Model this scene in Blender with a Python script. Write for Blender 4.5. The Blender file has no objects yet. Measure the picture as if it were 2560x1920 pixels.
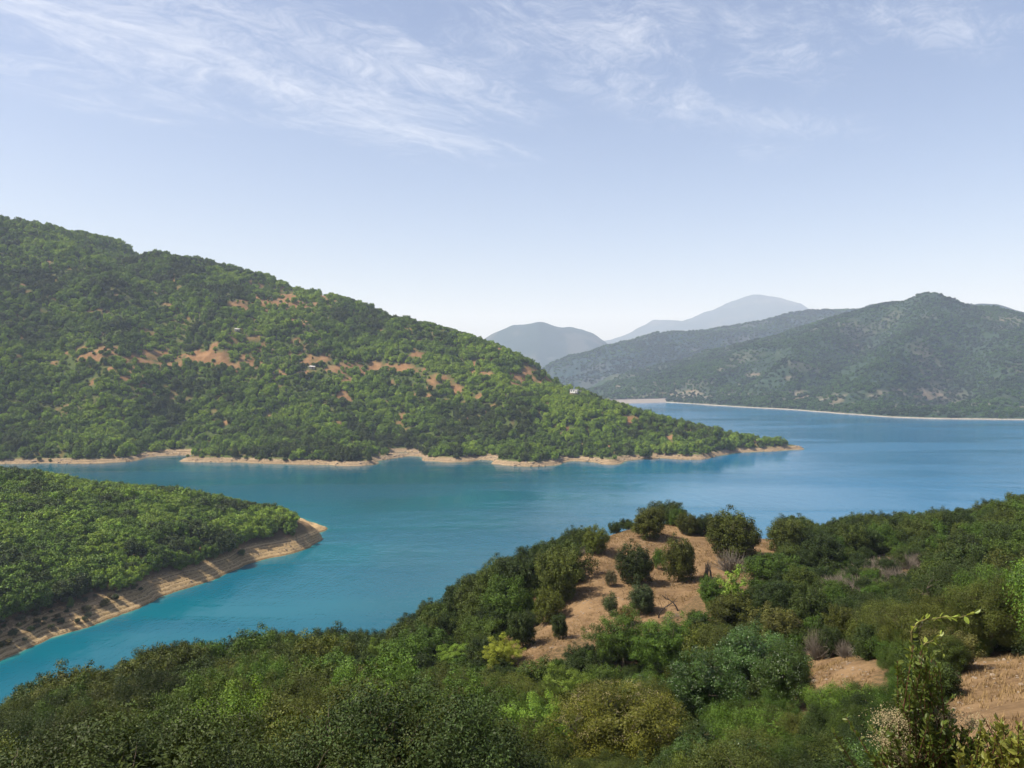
import bpy, math, random
import numpy as np
from mathutils import Vector

# ------------------------------------------------------------------ camera, sky, sun, exposure
W_, H_, F_ = 2212.0, 1659.0, 1725.0          # photograph measures used for surveying the place
CAMZ = 80.0                                   # camera height above the lake
PITCH = math.atan((829.5 - 800.0) / F_)
SC = bpy.context.scene
COL = SC.collection
cd = bpy.data.cameras.new('camera')
cam = bpy.data.objects.new('camera', cd)
COL.objects.link(cam)
cam.location = (0, 0, CAMZ)
cam.rotation_euler = (math.radians(90) - PITCH, 0, 0)
cd.sensor_width = 36
cd.lens = 36 * F_ / W_
cd.clip_start = 0.1
cd.clip_end = 60000
SC.camera = cam
SUN_EL, SUN_AZ = math.radians(53), math.radians(-100)   # azimuth from +Y, clockwise: from the left, a little behind
SC.view_settings.view_transform = 'Standard'
SC.view_settings.look = 'None'
SC.view_settings.exposure = 0.84
SC.view_settings.gamma = 1

def nn(t, kind, **kw):
    n = t.nodes.new(kind)
    for k, v in kw.items():
        if k.startswith('i_'):
            n.inputs[k[2:].replace('_', ' ')].default_value = v
        else:
            setattr(n, k, v)
    return n

def math_(t, op, a, b=None, c=None, clamp=False):
    n = t.nodes.new('ShaderNodeMath'); n.operation = op; n.use_clamp = clamp
    for i, v in enumerate((a, b, c)):
        if v is None: continue
        if isinstance(v, (int, float)): n.inputs[i].default_value = v
        else: t.links.new(v, n.inputs[i])
    return n.outputs[0]

def mixc(t, fac, a, b, mode='MIX'):
    n = t.nodes.new('ShaderNodeMix'); n.data_type = 'RGBA'; n.blend_type = mode
    n.clamp_result = False
    for i, v in ((0, fac), (6, a), (7, b)):
        if isinstance(v, (int, float)): n.inputs[i].default_value = v
        elif isinstance(v, tuple): n.inputs[i].default_value = (*v[:3], 1)
        else: t.links.new(v, n.inputs[i])
    return n.outputs[2]

def smooth(t, x, lo, hi):
    n = t.nodes.new('ShaderNodeMapRange'); n.interpolation_type = 'SMOOTHSTEP'
    t.links.new(x, n.inputs[0])
    for i, v in ((1, lo), (2, hi), (3, 0.0), (4, 1.0)): n.inputs[i].default_value = v
    return n.outputs[0]

def noise(t, vec, scale, detail=4, rough=0.55, dist=0.0, out=0):
    n = t.nodes.new('ShaderNodeTexNoise')
    n.inputs['Scale'].default_value = scale; n.inputs['Detail'].default_value = detail
    n.inputs['Roughness'].default_value = rough; n.inputs['Distortion'].default_value = dist
    if vec is not None: t.links.new(vec, n.inputs['Vector'])
    return n.outputs[out]

world = bpy.data.worlds.new('World'); SC.world = world; world.use_nodes = True
t = world.node_tree; t.nodes.clear()
sky = nn(t, 'ShaderNodeTexSky', sky_type='NISHITA', sun_disc=False, sun_elevation=SUN_EL,
         sun_rotation=SUN_AZ, altitude=600, air_density=1.0, dust_density=3.0, ozone_density=1.7)
try: SC.cycles.volume_bounces = 2
except Exception: pass
geo = nn(t, 'ShaderNodeTexCoord')
sep = nn(t, 'ShaderNodeSeparateXYZ'); t.links.new(geo.outputs['Generated'], sep.inputs[0])
zc = math_(t, 'MAXIMUM', sep.outputs[2], 0.02)
px_ = math_(t, 'DIVIDE', sep.outputs[0], zc); py_ = math_(t, 'DIVIDE', sep.outputs[1], zc)
# cirrus sheet, laid out on a plane high above: rotate so that streaks follow their bearing
ca, sa = math.cos(math.radians(-58)), math.sin(math.radians(-58))
ua = math_(t, 'ADD', math_(t, 'MULTIPLY', px_, ca), math_(t, 'MULTIPLY', py_, -sa))
ub = math_(t, 'ADD', math_(t, 'MULTIPLY', px_, sa), math_(t, 'MULTIPLY', py_, ca))
comb = nn(t, 'ShaderNodeCombineXYZ')
t.links.new(ua, comb.inputs[0]); t.links.new(math_(t, 'MULTIPLY', ub, 2.3), comb.inputs[1])
warp = noise(t, comb.outputs[0], 0.8, 3, out=1)
vm = nn(t, 'ShaderNodeVectorMath', operation='MULTIPLY_ADD')
t.links.new(warp, vm.inputs[0]); vm.inputs[1].default_value = (0.9, 1.6, 0); t.links.new(comb.outputs[0], vm.inputs[2])
streak = noise(t, vm.outputs[0], 2.1, 10, 0.7)
vm2 = nn(t, 'ShaderNodeVectorMath', operation='MULTIPLY')
t.links.new(vm.outputs[0], vm2.inputs[0]); vm2.inputs[1].default_value = (3.0, 1.2, 1)
fine = noise(t, vm2.outputs[0], 5.0, 9, 0.76)
def blob(cx, cy, rx, ry, rot):
    c, s = math.cos(math.radians(rot)), math.sin(math.radians(rot))
    dx = math_(t, 'SUBTRACT', px_, cx); dy = math_(t, 'SUBTRACT', py_, cy)
    a = math_(t, 'DIVIDE', math_(t, 'ADD', math_(t, 'MULTIPLY', dx, c), math_(t, 'MULTIPLY', dy, s)), rx)
    b = math_(t, 'DIVIDE', math_(t, 'ADD', math_(t, 'MULTIPLY', dx, -s), math_(t, 'MULTIPLY', dy, c)), ry)
    r = math_(t, 'ADD', math_(t, 'MULTIPLY', a, a), math_(t, 'MULTIPLY', b, b))
    return math_(t, 'EXPONENT', math_(t, 'MULTIPLY', r, -1.0))
# centres in (x/z, y/z) on the cloud plane
BLOBS = [(-1.05, 2.45, .9, .62, 58, 1.0), (-.6, 3.05, .95, .45, 52, .92), (-.35, 2.65, .8, .35, 50, .82), (-1.7, 2.5, .6, .35, 58, .7), (-1.5, 3.1, .5, .24, 58, .6),
         (.25, 2.42, .6, .4, 40, .78), (.45, 2.85, .8, .3, 50, .66), (1.05, 3.2, .7, .3, 35, .62), (1.15, 2.28, .7, .25, 20, .66), (1.1, 3.65, .4, .25, 60, .58), (-.1, 3.6, .5, .28, 58, .6), (.8, 2.5, .6, .4, 30, .6)]
cov = None
for (cx, cy, rx, ry, ro, am) in BLOBS:
    b = math_(t, 'MULTIPLY', blob(cx, cy, rx, ry, ro), am)
    cov = b if cov is None else math_(t, 'MAXIMUM', cov, b)
dens = math_(t, 'ADD', math_(t, 'MULTIPLY', streak, 0.9), math_(t, 'MULTIPLY', fine, 0.62))
dens = math_(t, 'ADD', dens, math_(t, 'MULTIPLY', cov, 0.34))
cl = smooth(t, dens, 0.83, 1.36)
cl = math_(t, 'MULTIPLY', cl, smooth(t, cov, 0.05, 0.6))
cl = math_(t, 'MULTIPLY', cl, 0.55)
cl = math_(t, 'MULTIPLY', cl, smooth(t, sep.outputs[2], 0.12, 0.2))
skyt = mixc(t, 1.0, sky.outputs[0], (1.085, .985, 1.0), 'MULTIPLY')
skyc = mixc(t, cl, skyt, (6.6, 6.7, 7.1))
bg = nn(t, 'ShaderNodeBackground'); t.links.new(skyc, bg.inputs[0]); bg.inputs[1].default_value = 0.092
wo = nn(t, 'ShaderNodeOutputWorld'); t.links.new(bg.outputs[0], wo.inputs[0])

ld = bpy.data.lights.new('sun', 'SUN'); ld.energy = 4.9; ld.angle = math.radians(0.55); ld.color = (1.0, 0.94, 0.84)
sun = bpy.data.objects.new('sun', ld); COL.objects.link(sun)
sd = Vector((math.sin(SUN_AZ) * math.cos(SUN_EL), math.cos(SUN_AZ) * math.cos(SUN_EL), math.sin(SUN_EL)))
sun.rotation_euler = sd.to_track_quat('Z', 'Y').to_euler()
sun.location = (0, 0, 300)

# ------------------------------------------------------------------ surveying helpers
cp, sp = math.cos(PITCH), math.sin(PITCH)
def ray(px, py):
    a = (px - W_ / 2) / F_; b = -(py - H_ / 2) / F_
    return a, cp + b * sp, -sp + b * cp            # x, y, z (camera pitched down)
def at(px, py, d):
    "the point seen at (px,py) that stands d metres ahead"
    x, y, z = ray(px, py); k = d / y
    return (x * k, d, CAMZ + z * k)
def onz(px, py, z=0.0):
    x, y, zz = ray(px, py); k = (z - CAMZ) / zz
    return (x * k, y * k, z)
def gz(px, d, z):
    x, y, _ = ray(px, 1000); return (x * d / y, d, z)
def proj(x, y, z):
    z = z - CAMZ
    dep = y * cp - z * sp; up = y * sp + z * cp
    dep = np.maximum(dep, 0.01)
    return W_ / 2 + F_ * x / dep, H_ / 2 - F_ * up / dep

RS = np.random.RandomState(7)
LAT = RS.rand(256, 256)
def vnoise(x, y):
    xi = np.floor(x).astype(int); yi = np.floor(y).astype(int)
    fx = x - xi; fy = y - yi
    fx = fx * fx * fx * (fx * (fx * 6 - 15) + 10); fy = fy * fy * fy * (fy * (fy * 6 - 15) + 10)
    g = lambda i, j: LAT[i % 256, j % 256]
    return (g(xi, yi) * (1 - fx) * (1 - fy) + g(xi + 1, yi) * fx * (1 - fy) + g(xi, yi + 1) * (1 - fx) * fy + g(xi + 1, yi + 1) * fx * fy) * 2 - 1
def fbm(x, y, s, o=4, off=0.0, g=0.5):
    r = 0; a = 1; x = x / s + off; y = y / s + off * 1.7
    for k in range(o):
        r = r + a * vnoise(x, y); a *= g; x = x * 2.03 + 17.1; y = y * 2.03 + 5.3
    return r
def ridged(x, y, s, o=4, off=0.0):
    r = 0; a = 1; x = x / s + off; y = y / s + off
    for k in range(o):
        r = r + a * (1 - np.abs(vnoise(x, y)) * 2); a *= 0.5; x = x * 2.1 + 7.1; y = y * 2.1 + 3.3
    return r
def sstep(x, a, b):
    k = np.clip((x - a) / (b - a), 0, 1); return k * k * (3 - 2 * k)

def fit_ridge(R0, build, height, ds, n=4):
    "raise or lower the surveyed crest until the outline from the lookout passes through the surveyed points"
    Rr = [list(r) for r in R0]
    for _ in range(n):
        build([tuple(r) for r in Rr])
        for r, q in zip(Rr, R0):
            x = np.array([gz(q[0], d, 0)[0] for d in ds]); z = height(x, ds); _, py = proj(x, ds, z)
            r[1] += (q[1] - py.min()) * .9
    build([tuple(r) for r in Rr])

class Surf:
    "a smooth height surface through surveyed points"
    def __init__(s, pts, lam=0.3):
        p = np.array(pts, float); s.c = p[:, :2].mean(0); s.sc = 1.0 / (np.ptp(p[:, :2]) + 1e-9)
        s.p = (p[:, :2] - s.c) * s.sc; n = len(p)
        d = np.linalg.norm(s.p[:, None] - s.p[None], axis=2)
        K = s.k(d) + np.eye(n) * lam * 1e-4
        P = np.hstack([np.ones((n, 1)), s.p])
        A = np.zeros((n + 3, n + 3)); A[:n, :n] = K; A[:n, n:] = P; A[n:, :n] = P.T
        s.w = np.linalg.solve(A, np.r_[p[:, 2], 0, 0, 0])
    @staticmethod
    def k(d): return np.where(d > 1e-9, d * d * np.log(np.maximum(d, 1e-9)), 0)
    def __call__(s, x, y):
        x = np.asarray(x, float); sh = x.shape; x = x.ravel(); y = np.asarray(y, float).ravel()
        o = np.empty(len(x))
        for i in range(0, len(x), 40000):
            q = (np.stack([x[i:i + 40000], y[i:i + 40000]], 1) - s.c) * s.sc
            d = np.linalg.norm(q[:, None] - s.p[None], axis=2)
            o[i:i + 40000] = s.k(d) @ s.w[:-3] + s.w[-3] + q @ s.w[-2:]
        return o.reshape(sh)

def polydist(x, y, pl):
    "distance to a polyline on the ground"
    best = np.full(np.shape(x), 1e9)
    for (a, b) in zip(pl[:-1], pl[1:]):
        ax, ay = a; dx, dy = b[0] - ax, b[1] - ay
        u = np.clip(((x - ax) * dx + (y - ay) * dy) / (dx * dx + dy * dy), 0, 1)
        best = np.minimum(best, np.hypot(x - ax - u * dx, y - ay - u * dy))
    return best
def lane(*pd): return [(gz(p, d, 0)[0], d) for p, d in pd]

# ------------------------------------------------------------------ the heights of each landmass
def shore_pts(sh, dep=-7, back=22, up=5.0, upd=11):
    r = []
    for (a, b) in sh:
        x, y, _ = onz(a, b); L = math.hypot(x, y)
        r += [(x, y, 0), (x * (1 - back / L), y * (1 - back / L), dep)]
        if up: r.append((x * (1 + upd / L), y * (1 + upd / L), up))
    return r
# far hill ending in a long point
A_SH = [(-420, 1012), (-300, 1006), (-150, 1008), (0, 1003), (100, 1001), (180, 1002), (270, 998), (345, 986), (405, 984), (413, 998), (500, 999), (600, 1003),
        (700, 1005), (800, 1005), (845, 992), (882, 986), (925, 996), (1000, 999), (1040, 993), (1075, 1004), (1120, 1008), (1190, 1007),
        (1250, 996), (1330, 1004), (1370, 994), (1420, 990), (1510, 993), (1555, 985), (1600, 978), (1650, 976), (1715, 972)]
A_RIDGE = [(1600, 949, 795), (1500, 926, 825), (1400, 901, 860), (1320, 877, 890), (1250, 850, 920), (1185, 818, 960), (1155, 792, 985),
           (1050, 744, 1020), (900, 701, 1090), (780, 664, 1130), (690, 638, 1170), (600, 610, 1200), (450, 568, 1250), (340, 553, 1280), (270, 532, 1310),
           (200, 517, 1340), (100, 487, 1380), (0, 457, 1420), (-200, 410, 1480), (-500, 330, 1560)]
SA0 = None
def buildA(R_):
    global SA0
    pts = shore_pts(A_SH)
    for i, (a, b, d) in enumerate(R_):
        p = at(a, b, d); pts.append(p)
        drop = [90, 120, 150, 180, 210, 230, 250, 260][min(i, 7)]
        if a >= 1150: pts += [gz(a, d + drop * .8, 0), gz(a, d + drop, -6)]
        else: pts += [gz(a, d + 160, p[2] * .72), gz(a, d + 420, max(0, p[2] * .3 - 10)), gz(a, d + 640, -6)]
    pts += [gz(1760, 815, -5), gz(1725, 840, -6), gz(1800, 830, -9), gz(1680, 838, -5), gz(1665, 800, 5)]
    SA0 = Surf(pts, .05)
GA = [(lane((378, 745), (400, 850), (360, 960), (290, 1080), (230, 1200)), 17, 38), (lane((868, 745), (850, 830), (800, 920), (740, 1010)), 14, 34),
      (lane((1045, 715), (1035, 790), (985, 860)), 9, 28), (lane((560, 1130), (700, 1075), (860, 1010), (1010, 955), (1130, 925)), 13, 30),
      (lane((130, 760), (120, 900), (60, 1050), (0, 1200)), 12, 40), (lane((620, 740), (610, 850), (560, 950)), 8, 30)]
def hA(x, y):
    h = SA0(x, y); k = sstep(h, 2, 30)
    for pl, dp, w in GA:
        h = h - dp * np.exp(-(polydist(x, y, pl) / w) ** 2) * sstep(h, 0, 18)
    h = h + k * (fbm(x, y, 120, 4, 3.1) * 5 + ridged(x, y, 210, 3, 1.7) * 10 - 6)
    h = h + sstep(h, -8, 2) * fbm(x, y, 16, 3, 9) * 0.8 + sstep(h, -3, 0) * (1 - sstep(h, 4, 8)) * fbm(x, y, 5.5, 3, 19) * .35
    return terrace(h, x, y)
def terrace(h, x, y, step=1.05, top=5.5):
    m = sstep(h, -0.4, 0.2) * (1 - sstep(h, top - 1.2, top + .4))
    q = h / step + fbm(x, y, 40, 2, 4) * 0.15; f = np.floor(q); fr = q - f
    return h + m * ((f + sstep(fr, .3, .62)) - q) * step * 0.85
fit_ridge(A_RIDGE, buildA, lambda x, y: hA(x, y), np.arange(740, 1900, 12.0))
# near peninsula on the left
B_SH = [(705, 1146), (697, 1162), (672, 1181), (630, 1196), (575, 1208), (530, 1220), (495, 1237), (455, 1255), (400, 1272), (340, 1292), (290, 1318),
        (235, 1338), (190, 1356), (120, 1376), (60, 1400), (0, 1430), (-90, 1475), (-200, 1530)]
pts = shore_pts(B_SH, -7, 16, 4.6, 10)
pts = [p for p in pts if not (p[2] == 4.6 and p[1] > 385)]
pts += [at(640, 1136, 399), at(600, 1116, 400), at(500, 1101, 403), at(400, 1085, 408), at(300, 1073, 413), at(200, 1063, 418), at(120, 1045, 424), at(0, 1036, 430),
        at(-200, 1010, 440), at(-500, 960, 470)]
pts += [onz(a, b) for a, b in ((690, 1135), (640, 1118), (560, 1106), (400, 1092), (200, 1081), (0, 1072), (-200, 1066), (-500, 1060))]
pts += [onz(a, b, -8) for a, b in ((735, 1140), (705, 1118), (640, 1098), (560, 1090), (400, 1078), (200, 1068), (0, 1060), (-200, 1055), (-500, 1050))]
pts += [gz(p, d, z) for p, d, z in ((560, 375, 6.5), (480, 365, 8), (400, 345, 9), (300, 330, 10.5), (250, 285, 7), (200, 330, 12), (100, 300, 12.5), (100, 262, 8.5), (0, 330, 15), (0, 240, 9), (-150, 300, 16), (-400, 350, 24), (-300, 250, 13))]
SB0 = Surf(pts, .02)
def hB(x, y):
    h = SB0(x, y)
    h = h + sstep(h, 5, 11) * fbm(x, y, 45, 4, 5.5) * 1.3 + sstep(h, -5, 1) * fbm(x, y, 9, 3, 2.5) * .4
    return terrace(h, x, y, .95, 6.0)
# the foreground hill the camera stands on
CP = []
for a, b, d in ((1480, 1132, 118), (1550, 1141, 118), (1400, 1152, 112), (1300, 1168, 106), (1260, 1205, 99), (1250, 1290, 88), (1200, 1370, 78), (1130, 1402, 74),
                (1400, 1290, 86), (1530, 1250, 94), (1600, 1203, 103), (1660, 1184, 108), (1450, 1340, 78), (1310, 1350, 78), (1350, 1220, 98), (1440, 1190, 105),
                (2000, 1155, 135), (1800, 1172, 125), (2212, 1120, 140), (2450, 1095, 145), (1720, 1178, 116),
                (1900, 1235, 92), (2100, 1290, 82), (1800, 1440, 48), (1750, 1300, 76), (2150, 1480, 38), (2180, 1640, 20), (2300, 1560, 25), (2500, 1500, 30), (2400, 1350, 60), (2000, 1400, 55)):
    CP.append(at(a, b, d))
for a, d, z in ((1300, 22, 65.5), (1300, 35, 60.5), (1300, 50, 57), (1300, 64, 54.5), (1600, 22, 66), (1600, 35, 61.5), (1600, 50, 58.5), (1600, 66, 56), (1900, 30, 65.5), (1900, 22, 68),
                (1000, 22, 65), (1000, 38, 58.5), (1000, 55, 54), (1000, 72, 51), (600, 22, 64.5), (600, 40, 57.5), (600, 60, 52.5), (600, 85, 46.5), (600, 103, 41), (600, 150, 20), (600, 205, -5),
                (250, 22, 64), (250, 40, 57), (250, 60, 52), (250, 85, 44), (250, 120, 27), (250, 185, -5), (80, 40, 56.5), (80, 62, 50.5), (80, 90, 39), (80, 130, 20), (80, 165, -5), (-150, 50, 52), (-150, 90, 34), (-150, 145, -5),
                (-500, 30, 60), (-500, 60, 45), (-500, 120, -5), (850, 84, 47.5), (850, 110, 39), (850, 150, 21), (850, 205, -5), (980, 98, 49.5), (940, 92, 47), (1000, 140, 31), (1000, 215, -5),
                (1100, 106, 51), (1100, 88, 51), (1180, 114, 51.5), (1180, 150, 36), (1180, 240, -5), (1310, 119, 55), (1310, 160, 38), (1310, 255, -5), (1480, 135, 52), (1480, 165, 38), (1480, 260, -5), (1650, 128, 53), (1650, 165, 38), (1650, 260, -5),
                (1900, 165, 40), (1900, 265, -5), (2212, 170, 40), (2212, 270, -5), (2600, 180, 42), (2600, 275, -5)):
    CP.append(gz(a, d, z))
for x in (-60, -25, 0, 25, 60):
    CP += [(x, -12, 79.5), (x, 0, 78.35), (x, 4, 77.2), (x, 10, 73.6 + x * .01), (x, 16, 69 + x * .012)]
SC0 = Surf(CP, .05)
def hC(x, y):
    h = SC0(x, y)
    return h + fbm(x, y, 14, 4, 1.2) * .35 * sstep(y, 6, 20) + fbm(x, y, 2.2, 3, 6) * .07
# far hills and mountains
def ridge_surf(rid, front, fwd, base=-10, lam=1.0, backd=900):
    p = [at(*r) for r in rid]
    o = list(p)
    for a, b, d in rid: o += [gz(a, d + backd, at(a, b, d)[2] * .35), gz(a, d + backd * 1.8, base)]
    for a, d, z in front: o.append(gz(a, d, z))
    return Surf(o, lam)
D_SH = [(1200, 862), (1330, 864), (1435, 869), (1500, 873), (1560, 877), (1700, 885), (1850, 896), (1930, 902), (2050, 905), (2212, 907), (2500, 912), (2800, 918)]
D_R = [(1190, 864, 2300), (1270, 846, 2420), (1340, 806, 2480), (1420, 788, 2500), (1500, 768, 2520), (1600, 741, 2500), (1700, 715, 2480), (1800, 686, 2450), (1880, 664, 2440), (1950, 650, 2420), (1990, 641, 2400), (2050, 648, 2350),
       (2130, 664, 2300), (2212, 679, 2260), (2400, 700, 2200), (2800, 720, 2100)]
fr = []
for a, b in D_SH:
    x, y, _ = onz(a, b); fr += [(a, y, 0), (a, y - 60, -9), (a, y + 30, 7)]
mountain_base = None
def raise_mountain(R_):
    global mountain_base
    mountain_base = ridge_surf(R_, fr, 0)
GD = [(lane((1700, 1640), (1760, 1800), (1850, 2000), (1900, 2250)), 68, 90), (lane((1950, 1390), (2020, 1550), (2080, 1750), (2100, 2000)), 85, 95),
      (lane((1540, 1800), (1580, 1950), (1640, 2150)), 50, 75), (lane((2250, 1330), (2300, 1550), (2330, 1800)), 75, 100), (lane((1420, 2000), (1440, 2180)), 14, 50)]
RD = [(lane((1830, 1560), (1900, 1750), (1960, 2000), (1990, 2300)), 26, 70), (lane((1620, 1750), (1700, 1950), (1790, 2250)), 16, 60), (lane((2160, 1400), (2190, 1650), (2150, 2000)), 26, 70)]
def hD(x, y):
    h = mountain_base(x, y); k = sstep(h, 3, 50)
    for pl, dp, w in GD: h = h - dp * np.exp(-(polydist(x, y, pl) / w) ** 2) * sstep(h, 8, 110)
    for pl, dp, w in RD: h = h + dp * np.exp(-(polydist(x, y, pl) / w) ** 2) * sstep(h, 0, 60)
    return h + k * (fbm(x, y, 260, 5, 2.2) * 13 + ridged(x, y, 400, 4, 5.7) * 17 - 12) + sstep(h, -8, 4) * fbm(x, y, 40, 3, 9) * 1.0
fit_ridge(D_R, raise_mountain, lambda x, y: hD(x, y), np.arange(1500, 3000, 16.0))
G_R = [(1050, 850, 3500), (1175, 796, 3500), (1250, 768, 3600), (1330, 744, 3700), (1450, 719, 3800), (1530, 714, 3800), (1620, 697, 3900), (1700, 678, 3950), (1760, 669, 4000), (1840, 669, 4000), (1930, 655, 4100), (2050, 660, 4100), (2300, 690, 4100)]
middle_base = None
def raise_middle(R_):
    global middle_base
    middle_base = ridge_surf(R_, [(a, 2850, -12) for a in (1050, 1200, 1400, 1600, 1800, 2000, 2300)], 0)
def hG(x, y): h = middle_base(x, y); return h + sstep(h, 0, 60) * (fbm(x, y, 420, 5, 8.2) * 22 + ridged(x, y, 560, 4, 2.2) * 18 - 14)
fit_ridge(G_R, raise_middle, lambda x, y: hG(x, y), np.arange(3000, 4900, 30.0))
E_R = [(700, 800, 4700), (900, 780, 4700), (1000, 755, 4700), (1045, 733, 4700), (1075, 716, 4700), (1110, 702, 4700), (1145, 699, 4700), (1170, 695, 4700), (1190, 701, 4700), (1225, 708, 4700), (1260, 713, 4750), (1285, 722, 4800), (1310, 742, 4850), (1360, 775, 4900), (1450, 800, 5000)]
E_R = [(a, b, d * 1.38) for a, b, d in E_R]
distant_base = None
def raise_distant(R_):
    global distant_base
    distant_base = ridge_surf(R_, [(a, 5400, -12) for a in (700, 900, 1050, 1200, 1350, 1450)], 0)
def hE(x, y): h = distant_base(x, y); return h + sstep(h, 0, 80) * (fbm(x, y, 520, 5, 11.2) * 16 + ridged(x, y, 700, 4, 6.2) * 22 - 16)
fit_ridge(E_R, raise_distant, lambda x, y: hE(x, y), np.arange(5500, 8000, 40.0))
F_R = [(1150, 780, 8000), (1250, 755, 8000), (1310, 735, 8000), (1350, 724, 8000), (1390, 702, 8000), (1410, 691, 8000), (1430, 690, 8000), (1450, 693, 8000), (1500, 683, 8000), (1530, 672, 8000), (1560, 660, 8000), (1590, 647, 8000), (1620, 637, 8000), (1650, 637, 8000), (1680, 645, 8000), (1705, 649, 8000), (1730, 657, 8000), (1760, 672, 8000), (1850, 690, 8000), (2000, 720, 8000), (2300, 760, 8000)]
F_R = [(a, b, d * 1.4) for a, b, d in F_R]
peak_base = None
def raise_peak(R_):
    global peak_base
    peak_base = ridge_surf(R_, [(a, 9000, -12) for a in (1150, 1300, 1500, 1700, 1900, 2300)], 0, backd=1500)
def hF(x, y): h = peak_base(x, y); return h + sstep(h, 0, 150) * (fbm(x, y, 700, 6, 4.2) * 30 + ridged(x, y, 1150, 5, 9.2) * 46 - 42)
fit_ridge(F_R, raise_peak, lambda x, y: hF(x, y), np.arange(9500, 13500, 60.0))

# ------------------------------------------------------------------ object helpers
def tag(o, label=None, cat=None, group=None, kind=None):
    if label: o['label'] = label
    if cat: o['category'] = cat
    if group: o['group'] = group
    if kind: o['kind'] = kind
    return o
def link(name, data, mat=None, parent=None, loc=None):
    o = bpy.data.objects.new(name, data); COL.objects.link(o)
    if mat and data is not None and len(data.materials) == 0: data.materials.append(mat)
    if parent: o.parent = parent
    if loc is not None: o.location = loc
    return o
def npmesh(name, V, Fc, per=4, smooth_=False):
    m = bpy.data.meshes.new(name); V = np.asarray(V, np.float32); Fc = np.asarray(Fc, np.int32)
    m.vertices.add(len(V)); m.vertices.foreach_set('co', V.ravel())
    m.loops.add(Fc.size); m.loops.foreach_set('vertex_index', Fc.ravel())
    m.polygons.add(len(Fc)); m.polygons.foreach_set('loop_start', np.arange(len(Fc), dtype=np.int32) * per)
    m.polygons.foreach_set('loop_total', np.full(len(Fc), per, np.int32))
    m.update(calc_edges=True)
    m.polygons.foreach_set('use_smooth', np.full(len(Fc), smooth_))
    return m
def fattr(m, name, vals, dom='POINT'):
    a = m.attributes.new(name, 'FLOAT', dom); a.data.foreach_set('value', np.asarray(vals, np.float32).ravel())
def grid_mesh(name, xs, ys, fn):
    X, Y = np.meshgrid(xs, ys); Z = fn(X, Y)
    nx, ny = len(xs), len(ys); idx = np.arange(nx * ny).reshape(ny, nx)
    Q = np.stack([idx[:-1, :-1], idx[:-1, 1:], idx[1:, 1:], idx[1:, :-1]], -1).reshape(-1, 4)
    zz = Z.ravel()[Q].max(1)
    return X, Y, Z, Q, zz
def land(name, xs, ys, fn, mat, zmin=-9.0, bare=None, extra=None):
    X, Y, Z, Q, zz = grid_mesh(name, xs, ys, fn)
    Q = Q[zz > zmin + .01]; Z = np.maximum(Z, zmin)
    used = np.unique(Q); mp = np.zeros(X.size, np.int32); mp[used] = np.arange(len(used))
    V = np.stack([X.ravel(), Y.ravel(), Z.ravel()], 1)[used]
    m = npmesh(name, V, mp[Q], 4, True)
    if bare is not None: fattr(m, 'bare', bare(V[:, 0], V[:, 1], V[:, 2]))
    return tag(link(name, m, mat), kind='structure')
def stepped(a, b, d0, d1):
    r = [a]
    while r[-1] < b:
        k = (r[-1] - a) / (b - a); r.append(r[-1] + d0 + (d1 - d0) * k)
    return np.array(r)
def ell(px, py, L, soft=.35):
    r = np.zeros(np.shape(px))
    for cx, cy, rx, ry in L:
        d = np.sqrt(((px - cx) / rx) ** 2 + ((py - cy) / ry) ** 2)
        r = np.maximum(r, 1 - sstep(d, 1 - soft, 1 + soft))
    return r
def inpoly(px, py, P):
    px = np.asarray(px, float); ins = np.zeros(px.shape, bool); n = len(P)
    for i in range(n):
        x1, y1 = P[i]; x2, y2 = P[(i + 1) % n]
        c = ((y1 > py) != (y2 > py)) & (px < (x2 - x1) * (py - y1) / ((y2 - y1) + 1e-12) + x1)
        ins ^= c
    return ins

# ------------------------------------------------------------------ materials
def newmat(name):
    m = bpy.data.materials.new(name); m.use_nodes = True; t = m.node_tree; t.nodes.clear()
    o = t.nodes.new('ShaderNodeOutputMaterial'); return m, t, o
def princ(t, o, col, rough=.9, spec=.15, bump=None, bs=1.0, bd=1.0):
    p = t.nodes.new('ShaderNodeBsdfPrincipled')
    if isinstance(col, tuple): p.inputs['Base Color'].default_value = (*col, 1)
    else: t.links.new(col, p.inputs['Base Color'])
    p.inputs['Roughness'].default_value = rough; p.inputs['Specular IOR Level'].default_value = spec
    if bump is not None:
        b = t.nodes.new('ShaderNodeBump'); b.inputs['Strength'].default_value = bs; b.inputs['Distance'].default_value = bd
        t.links.new(bump, b.inputs['Height']); t.links.new(b.outputs[0], p.inputs['Normal'])
    t.links.new(p.outputs[0], o.inputs[0]); return p
def simple(name, col, rough=.8, spec=.2, ns=8.0, var=.3):
    m, t, o = newmat(name); tc = nn(t, 'ShaderNodeNewGeometry')
    n = noise(t, tc.outputs['Position'], ns, 5, .6)
    c = mixc(t, n, tuple(c * (1 - var) for c in col), tuple(min(1, c * (1 + var)) for c in col))
    princ(t, o, c, rough, spec, n, .4, .02); return m
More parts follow.
